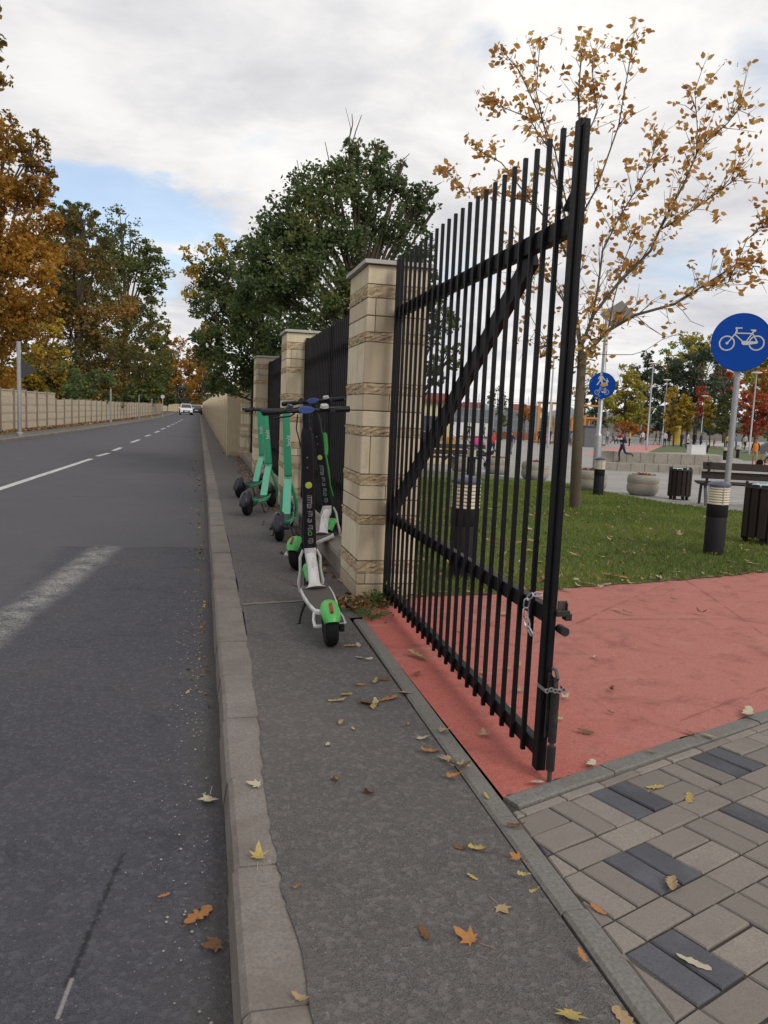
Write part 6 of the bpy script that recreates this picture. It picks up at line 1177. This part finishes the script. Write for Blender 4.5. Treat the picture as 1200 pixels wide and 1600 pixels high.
# ------------------------------------------------------------------ GRASS, LEAVES
L_GRASS = leaf_mat('grass_blades', [(0, (.075, .115, .018)), (.5, (.135, .195, .03)), (.85, (.21, .24, .045)), (1, (.34, .30, .10))], .45, .4, .5)
def in_poly(P, poly):
    x, y = P[:, 0], P[:, 1]; c = np.zeros(len(P), bool); n_ = len(poly)
    for i in range(n_):
        (x1, y1), (x2, y2) = poly[i], poly[(i + 1) % n_]
        if y1 == y2: continue
        c ^= ((y1 > y) != (y2 > y)) & (x < (x2 - x1) * (y - y1) / (y2 - y1) + x1)
    return c
gzv = lambda P: np.maximum(-1.0, -(np.maximum(0, P[:, 0] - 2) * .006 + np.maximum(0, P[:, 1] - 5) * .019))
def blades(n_, name, poly, box_, h, w, m, bias=1.0):
    P = np.empty((0, 2)); 
    while len(P) < n_:
        q = np.stack([NP.uniform(box_[0], box_[1], n_), box_[2] + (box_[3] - box_[2]) * NP.random(n_) ** bias], 1); P = np.concatenate([P, q[in_poly(q, poly)]])
    P = P[:n_]; z = gzv(P) + .012; a = NP.uniform(0, 6.283, n_); hh = h * NP.uniform(.5, 1.4, n_); ww = w * NP.uniform(.6, 1.3, n_) * (.6 + P[:, 1] / 12); dx, dy = np.cos(a) * ww, np.sin(a) * ww; lx, ly = NP.normal(0, .5, n_) * hh, NP.normal(0, .5, n_) * hh
    V = np.stack([np.stack([P[:, 0] - dx, P[:, 1] - dy, z], 1), np.stack([P[:, 0] + dx, P[:, 1] + dy, z], 1), np.stack([P[:, 0] + lx, P[:, 1] + ly, z + hh], 1)], 1).reshape(-1, 3).astype(np.float32)
    me = bpy.data.meshes.new(name); me.vertices.add(len(V)); me.vertices.foreach_set('co', V.ravel()); me.loops.add(len(V)); me.loops.foreach_set('vertex_index', np.arange(len(V), dtype=np.int32)); me.polygons.add(n_); me.polygons.foreach_set('loop_start', np.arange(n_, dtype=np.int32) * 3); me.polygons.foreach_set('loop_total', np.full(n_, 3, np.int32)); me.update(calc_edges=True); me.materials.append(m)
    o = bpy.data.objects.new(name, me); COL.objects.link(o); return o
g = blades(170000, 'grass', lawn_poly, (1.3, 14, 5.2, 19.5), .042, .0042, L_GRASS, 1.5); g['kind'] = 'stuff'; g['label'] = 'short green grass covering the lawn behind the gate'
M_LTAN = leaf_mat('dead_leaf_tan', [(0, (.26, .17, .085)), (1, (.40, .29, .16))], .5, .15, 12); M_LYEL = leaf_mat('dead_leaf_yellow', [(0, (.30, .22, .06)), (1, (.44, .34, .12))], .6, .15, 14); M_LBRN = leaf_mat('dead_leaf_brown', [(0, (.09, .042, .018)), (1, (.20, .10, .04))], .5, .15, 14); M_LORG = leaf_mat('dead_leaf_orange', [(0, (.30, .12, .035)), (1, (.40, .19, .06))], .5, .15, 12); M_LPALE = leaf_mat('dead_leaf_pale', [(0, (.38, .35, .24)), (1, (.48, .43, .32))], .5, .15, 14)
def leaf_shape(kind, rg):
    if kind == 'maple': 
        L = []
        for a, r in ((-90, .30), (-62, .42), (-50, .30), (-38, .34), (-22, .70), (-5, .40), (8, .56), (26, .92), (40, .52), (55, .55), (72, .80), (90, 1.12), (108, .82), (125, .54), (140, .50), (154, .94), (172, .55), (185, .40), (202, .68), (218, .32), (230, .30), (242, .40)): L.append((math.cos(R(a)) * r * .5, math.sin(R(a)) * r * .5))
    else:
        L = []; half = []
        for i in range(9): y = -.55 + i * .14; half.append(((.10 + .17 * math.sin(math.pi * min(1, max(0, (y + .6) / 1.2)))) * (1 if i % 2 else .62), y))
        L = [(x, y) for x, y in half] + [(0, .62)] + [(-x, y) for x, y in half[::-1]]
    return [(x * rg.uniform(.85, 1.15), y * rg.uniform(.92, 1.08)) for x, y in L]
def leaf_mesh(kind, curl, m, seed):
    rg = random.Random(seed); pts = leaf_shape(kind, rg); bm = bmesh.new(); c = bm.verts.new((0, 0, 0)); ring = [bm.verts.new((x, y, 0)) for x, y in pts]; mid_ = [bm.verts.new((x * .52, y * .52, 0)) for x, y in pts]; k = len(pts)
    for i in range(k): j = (i + 1) % k; bm.faces.new((ring[i], ring[j], mid_[j], mid_[i])); bm.faces.new((mid_[i], mid_[j], c))
    a = rg.uniform(0, 3.14); b_ = rg.uniform(.2, 1)
    for v in bm.verts:
        x, y = v.co.x, v.co.y; u = x * math.cos(a) + y * math.sin(a); w = -x * math.sin(a) + y * math.cos(a); v.co.z = curl * (u * u * 1.9 + b_ * .8 * w * w + .22 * math.sin(9 * u + seed) * abs(w)) + .02 + .07 * rg.random() * curl
    s0 = [bm.verts.new(q) for q in ((-.012, -.3, .02), (.012, -.3, .02), (.03, -.78, .06 * curl + .012), (.012, -.8, .06 * curl + .012))]; bm.faces.new(s0)
    me = bpy.data.meshes.new('fallen_leaf'); bm.to_mesh(me); bm.free(); me.materials.append(m); me.polygons.foreach_set('use_smooth', [True] * len(me.polygons)); return me
LM = {}
for cn, m in (('tan', M_LTAN), ('yellow', M_LYEL), ('brown', M_LBRN), ('orange', M_LORG), ('pale', M_LPALE)):
    for kd in ('maple', 'oak'): LM[cn, kd] = [leaf_mesh(kd, cu, m, i * 7 + len(cn)) for i, cu in enumerate((.12, .35, .7))]
lr = random.Random(99)
def leaf(p, size, cn, kd, label, group=None, flat=False):
    o = bpy.data.objects.new('fallen_leaf', lr.choice(LM[cn, kd])); COL.objects.link(o); o.location = p; s = size * lr.uniform(.9, 1.1); o.scale = (s, s, s); o.rotation_euler = (lr.uniform(-.2, .2), lr.uniform(-.2, .2), lr.uniform(0, 6.28)); return tag(o, label, 'leaf', group)
W0 = lambda x, y, z=.008: street(x, y, z)
leaf(W0(735, 1468), .085, 'orange', 'maple', 'large star shaped orange brown leaf lying alone on the asphalt pavement near the edging')
leaf(W0(783, 1418), .065, 'tan', 'maple', 'ragged tan leaf on the pavement just above the large star shaped one')
leaf(W0(748, 1327), .055, 'yellow', 'oak', 'yellow oak leaf on the pavement beside the edging strip')
leaf(W0(890, 1586), .085, 'yellow', 'maple', 'yellow and pale leaf cut by the lower picture edge')
leaf(W0(975, 1592), .06, 'tan', 'oak', 'small tan leaf at the lower edge beside the edging strip')
leaf(W0(663, 1458), .05, 'brown', 'oak', 'small brown curled leaf left of the large star shaped one')
leaf(W0(571, 1097), .12, 'brown', 'maple', 'large dark golden leaf on the pavement in front of the nearest scooter')
leaf(W0(402, 1226), .07, 'pale', 'maple', 'pale greenish leaf lying on the kerb stones'); leaf(W0(403, 1340), .075, 'yellow', 'maple', 'yellow leaf with a long stalk lying on the kerb stones')
leaf(street(326, 1249, -.11), .085, 'pale', 'maple', 'pale yellow leaf lying in the gutter'); leaf(street(338, 1475, -.11), .09, 'brown', 'maple', 'dark brown curled leaf in the gutter'); leaf(street(310, 1431, -.11), .10, 'orange', 'oak', 'long thin orange leaf lying on the road'); leaf(street(256, 1399, -.11), .03, 'orange', 'oak', 'tiny orange leaf fragment on the road')
leaf(W0(1085, 1505), .075, 'pale', 'oak', 'pale curled leaf on the dark paving blocks at the lower right'); leaf(W0(1050, 1382), .07, 'tan', 'oak', 'tan curled leaf on the middle pair of dark paving blocks'); leaf(W0(1077, 1247), .07, 'yellow', 'oak', 'thin yellow leaf on grey blocks near the upper dark pair'); leaf(W0(1023, 1230), .055, 'yellow', 'oak', 'small yellow leaf beside the upper left dark pair of blocks'); leaf(W0(935, 1422), .045, 'orange', 'oak', 'small orange leaf on a grey block next to the edging strip')
leaf(W0(923, 1195, .02), .08, 'pale', 'oak', 'pale oak leaf on the red path just past the gate bolt'); leaf(W0(1168, 1115, .02), .095, 'pale', 'oak', 'long pale leaf at the right end of the red path')
G1 = 'dry leaves scattered on the asphalt pavement'
for px, py, s, cn, kd in ((541, 1085, .07, 'yellow', 'oak'), (526, 1095, .07, 'yellow', 'oak'), (606, 1092, .08, 'orange', 'oak'), (587, 1098, .06, 'pale', 'oak'), (563, 1070, .05, 'orange', 'oak'), (583, 1104, .06, 'yellow', 'oak'), (575, 1030, .05, 'pale', 'oak'), (560, 1008, .06, 'pale', 'oak'), (548, 1010, .06, 'tan', 'oak'), (565, 1028, .06, 'pale', 'maple'), (524, 1218, .055, 'orange', 'maple'), (576, 1238, .07, 'brown', 'maple'), (512, 1163, .04, 'pale', 'oak'), (532, 1129, .04, 'tan', 'oak'), (658, 1153, .075, 'pale', 'maple'), (672, 1175, .07, 'orange', 'oak'), (553, 1140, .03, 'yellow', 'oak'), (638, 1131, .03, 'orange', 'oak'), (464, 1386, .025, 'orange', 'oak'), (470, 1560, .04, 'tan', 'oak'), (635, 1082, .09, 'tan', 'maple'), (600, 1062, .05, 'brown', 'oak'), (586, 1065, .05, 'yellow', 'oak'), (720, 1325, .035, 'brown', 'oak'), (738, 1370, .03, 'yellow', 'oak'), (440, 905, .05, 'orange', 'oak'), (462, 915, .06, 'brown', 'oak'), (530, 908, .07, 'tan', 'oak')): leaf(W0(px, py), s, cn, kd, 'small dry leaf, one of many scattered on the asphalt pavement', G1)
G2 = 'dry leaves along the pavement edging'
for px, py, s, cn, kd in ((690, 1142, .075, 'tan', 'maple'), (700, 1185, .075, 'tan', 'maple'), (717, 1197, .11, 'tan', 'maple'), (712, 1212, .06, 'orange', 'oak'), (808, 1340, .05, 'orange', 'maple'), (818, 1367, .035, 'yellow', 'oak'), (836, 1392, .03, 'yellow', 'oak'), (805, 1290, .05, 'brown', 'oak'), (760, 1243, .03, 'yellow', 'oak'), (910, 1494, .035, 'orange', 'oak')): leaf(W0(px, py, .02), s, cn, kd, 'dry leaf, one of several caught along the narrow pavement edging', G2)
G3 = 'dry leaves scattered on the red path'
for px, py, s, cn, kd in ((650, 1025, .11, 'tan', 'oak'), (650, 1052, .06, 'brown', 'oak'), (756, 1148, .06, 'tan', 'maple'), (838, 1222, .05, 'pale', 'oak'), (915, 1143, .06, 'brown', 'oak'), (882, 1090, .06, 'pale', 'maple'), (870, 1122, .05, 'pale', 'oak'), (955, 1078, .05, 'brown', 'oak'), (930, 1027, .05, 'pale', 'oak'), (965, 952, .07, 'tan', 'oak'), (980, 957, .07, 'brown', 'oak'), (1010, 935, .06, 'tan', 'oak'), (1030, 918, .05, 'pale', 'oak'), (1053, 936, .06, 'brown', 'oak'), (1095, 957, .07, 'brown', 'oak'), (1130, 920, .06, 'pale', 'oak'), (792, 1045, .07, 'yellow', 'maple'), (810, 1040, .06, 'tan', 'oak'), (765, 975, .09, 'tan', 'maple'), (745, 955, .05, 'brown', 'oak'), (755, 1052, .06, 'yellow', 'maple'), (812, 1078, .06, 'tan', 'oak'), (800, 1108, .05, 'tan', 'oak'), (720, 985, .05, 'tan', 'oak'), (735, 1010, .06, 'yellow', 'oak'), (700, 965, .05, 'orange', 'oak'), (955, 1113, .03, 'brown', 'oak'), (1080, 1145, .05, 'brown', 'oak'), (1110, 1150, .05, 'tan', 'oak'), (790, 960, .08, 'tan', 'oak'), (1020, 1175, .04, 'orange', 'oak')): leaf(W0(px, py, .022), s, cn, kd, 'small dry leaf, one of many scattered on the red path', G3)
G4 = 'dry leaves lying in the grass'
for i in range(110):
    q = street(lr.uniform(660, 1230), 770 + 150 * lr.random() ** 1.1, 0); 
    if not in_poly(np.array([[q.x, q.y]]), lawn_poly)[0]: continue
    leaf(Vector((q.x, q.y, gz(q.x, q.y) + .04)), lr.uniform(.06, .13), lr.choice(('tan', 'orange', 'tan', 'brown', 'yellow', 'pale')), lr.choice(('maple', 'oak')), 'dry leaf, one of many lying in the grass of the lawn', G4)
for i in range(60):
    t_ = lr.random(); a_, b_ = lawn_front[1], lawn_front[5]; x = lr.uniform(1.4, 7.2); y = float(np.interp(x, [p_[0] for p_ in lawn_front], [p_[1] for p_ in lawn_front])) + lr.gauss(.0, .08)
    leaf(Vector((x, y, gz(x, y) + .03)), lr.uniform(.04, .08), lr.choice(('tan', 'brown', 'brown', 'pale')), 'oak', 'brown leaf, one of many gathered where the lawn meets the red path', 'brown leaves along the lawn edge')
# leaf litter too small and dense to count: gutter, plinth foot, opposite verge
def litter(name, P, size, m, label):
    o = quads(name, P, size, m, None, up=1.2, aspect=.7); o['kind'] = 'stuff'; o['label'] = label; return o
L_LIT = leaf_mat('litter_mix', [(0, (.07, .035, .015)), (.4, (.17, .085, .03)), (.8, (.30, .18, .07)), (1, (.42, .33, .18))], .1, .1, 3)
Y_ = 3.5 + 46 * NP.random(420) ** 1.1; P1 = np.stack([.07 - np.abs(NP.normal(0, .10, 420)) * (.3 + Y_ / 20), Y_, np.full(420, -.112)], 1); litter('gutter_leaves', P1, .03, L_LIT, 'small leaf litter washed along the gutter of the road')
Y_ = NP.uniform(6, 60, 1500); P2 = np.stack([1.07 - np.abs(NP.normal(0, .13, 1500)), Y_, np.full(1500, .014)], 1); litter('plinth_leaves', P2, .05, L_LIT, 'leaf litter gathered along the foot of the fence')
u = NP.random(5000); kk = np.array(off(LEFT_KERB[:8], 1.2)); yv = 8 + 92 * u; xv = np.interp(yv, kk[:, 1], kk[:, 0]) - np.abs(NP.normal(0, .5, 5000)); litter('verge_leaves', np.stack([xv, yv, np.full(5000, .02)], 1), .11, L_LIT, 'brown leaf litter along the opposite wall')
a = NP.uniform(0, 6.28, 260); r_ = np.abs(NP.normal(0, .14, 260)); q_ = np.stack([NP.uniform(1.4, 12, 2600), 5.4 + 13 * NP.random(2600) ** 1.5], 1); q_ = q_[in_poly(q_, lawn_poly)]; litter('lawn_leaves', np.concatenate([q_, (gzv(q_) + .045)[:, None]], 1), .035, L_LIT, 'small bits of dead leaf among the grass of the lawn')
litter('pillar_leaves', np.stack([1.02 + np.cos(a) * r_, 5.16 + np.sin(a) * r_ * .8, .02 + NP.random(260) * .03], 1), .05, L_LIT, 'heap of brown leaves at the foot of the gate pillar')
def weed(p, label, n_, h):
    t = thing('weed', label, 'weed', p); tk = MB()
    for k in range(7): a_ = k * .9; tk.path([(0, 0, -.01), (math.cos(a_) * .05, math.sin(a_) * .05, h * .5), (math.cos(a_) * .11, math.sin(a_) * .11, h * .8)], .003, 4)
    tk.build('stem', L_GRASS, t); pts = np.stack([NP.normal(0, .075, n_), NP.normal(0, .06, n_), np.abs(NP.normal(.03, h * .4, n_))], 1); quads('foliage', pts, .032, L_WEED, t, up=1.0); return t
L_WEED = leaf_mat('weed_leaf', [(0, (.03, .06, .015)), (.6, (.06, .11, .02)), (1, (.12, .15, .03))], .3, .25, 9)
weed(Vector((1.20, 5.16, .005)), 'small green weed at the foot of the gate pillar', 130, .11); weed(Vector((1.09, 4.83, .01)), 'low weed tuft where the edging strip starts by the red path', 60, .05); weed(Vector((1.33, 5.2, .005)), 'green weed clump under the gate hinge', 100, .09)
gv = NP.random(420); P = np.stack([.05 - np.abs(NP.normal(0, .10, 420)), 1.2 + 5 * gv, np.full(420, -.114)], 1); L_PEB = mat('pebble', (.30, .28, .26), .9, .4, 3, world=True); pb_ = MB()
for q in P:
    s = .0018 + .004 * lr.random() ** 3; pb_.add([q + np.array(d_) * s for d_ in ((1, 0, 0), (0, 1, 0), (-1, 0, 0), (0, -1, 0), (0, 0, .8))], [(0, 1, 4), (1, 2, 4), (2, 3, 4), (3, 0, 4)])
o = pb_.build('gravel', L_PEB, smooth=0, fix=False); o['kind'] = 'stuff'; o['label'] = 'loose grit and pebbles along the kerb in the gutter'
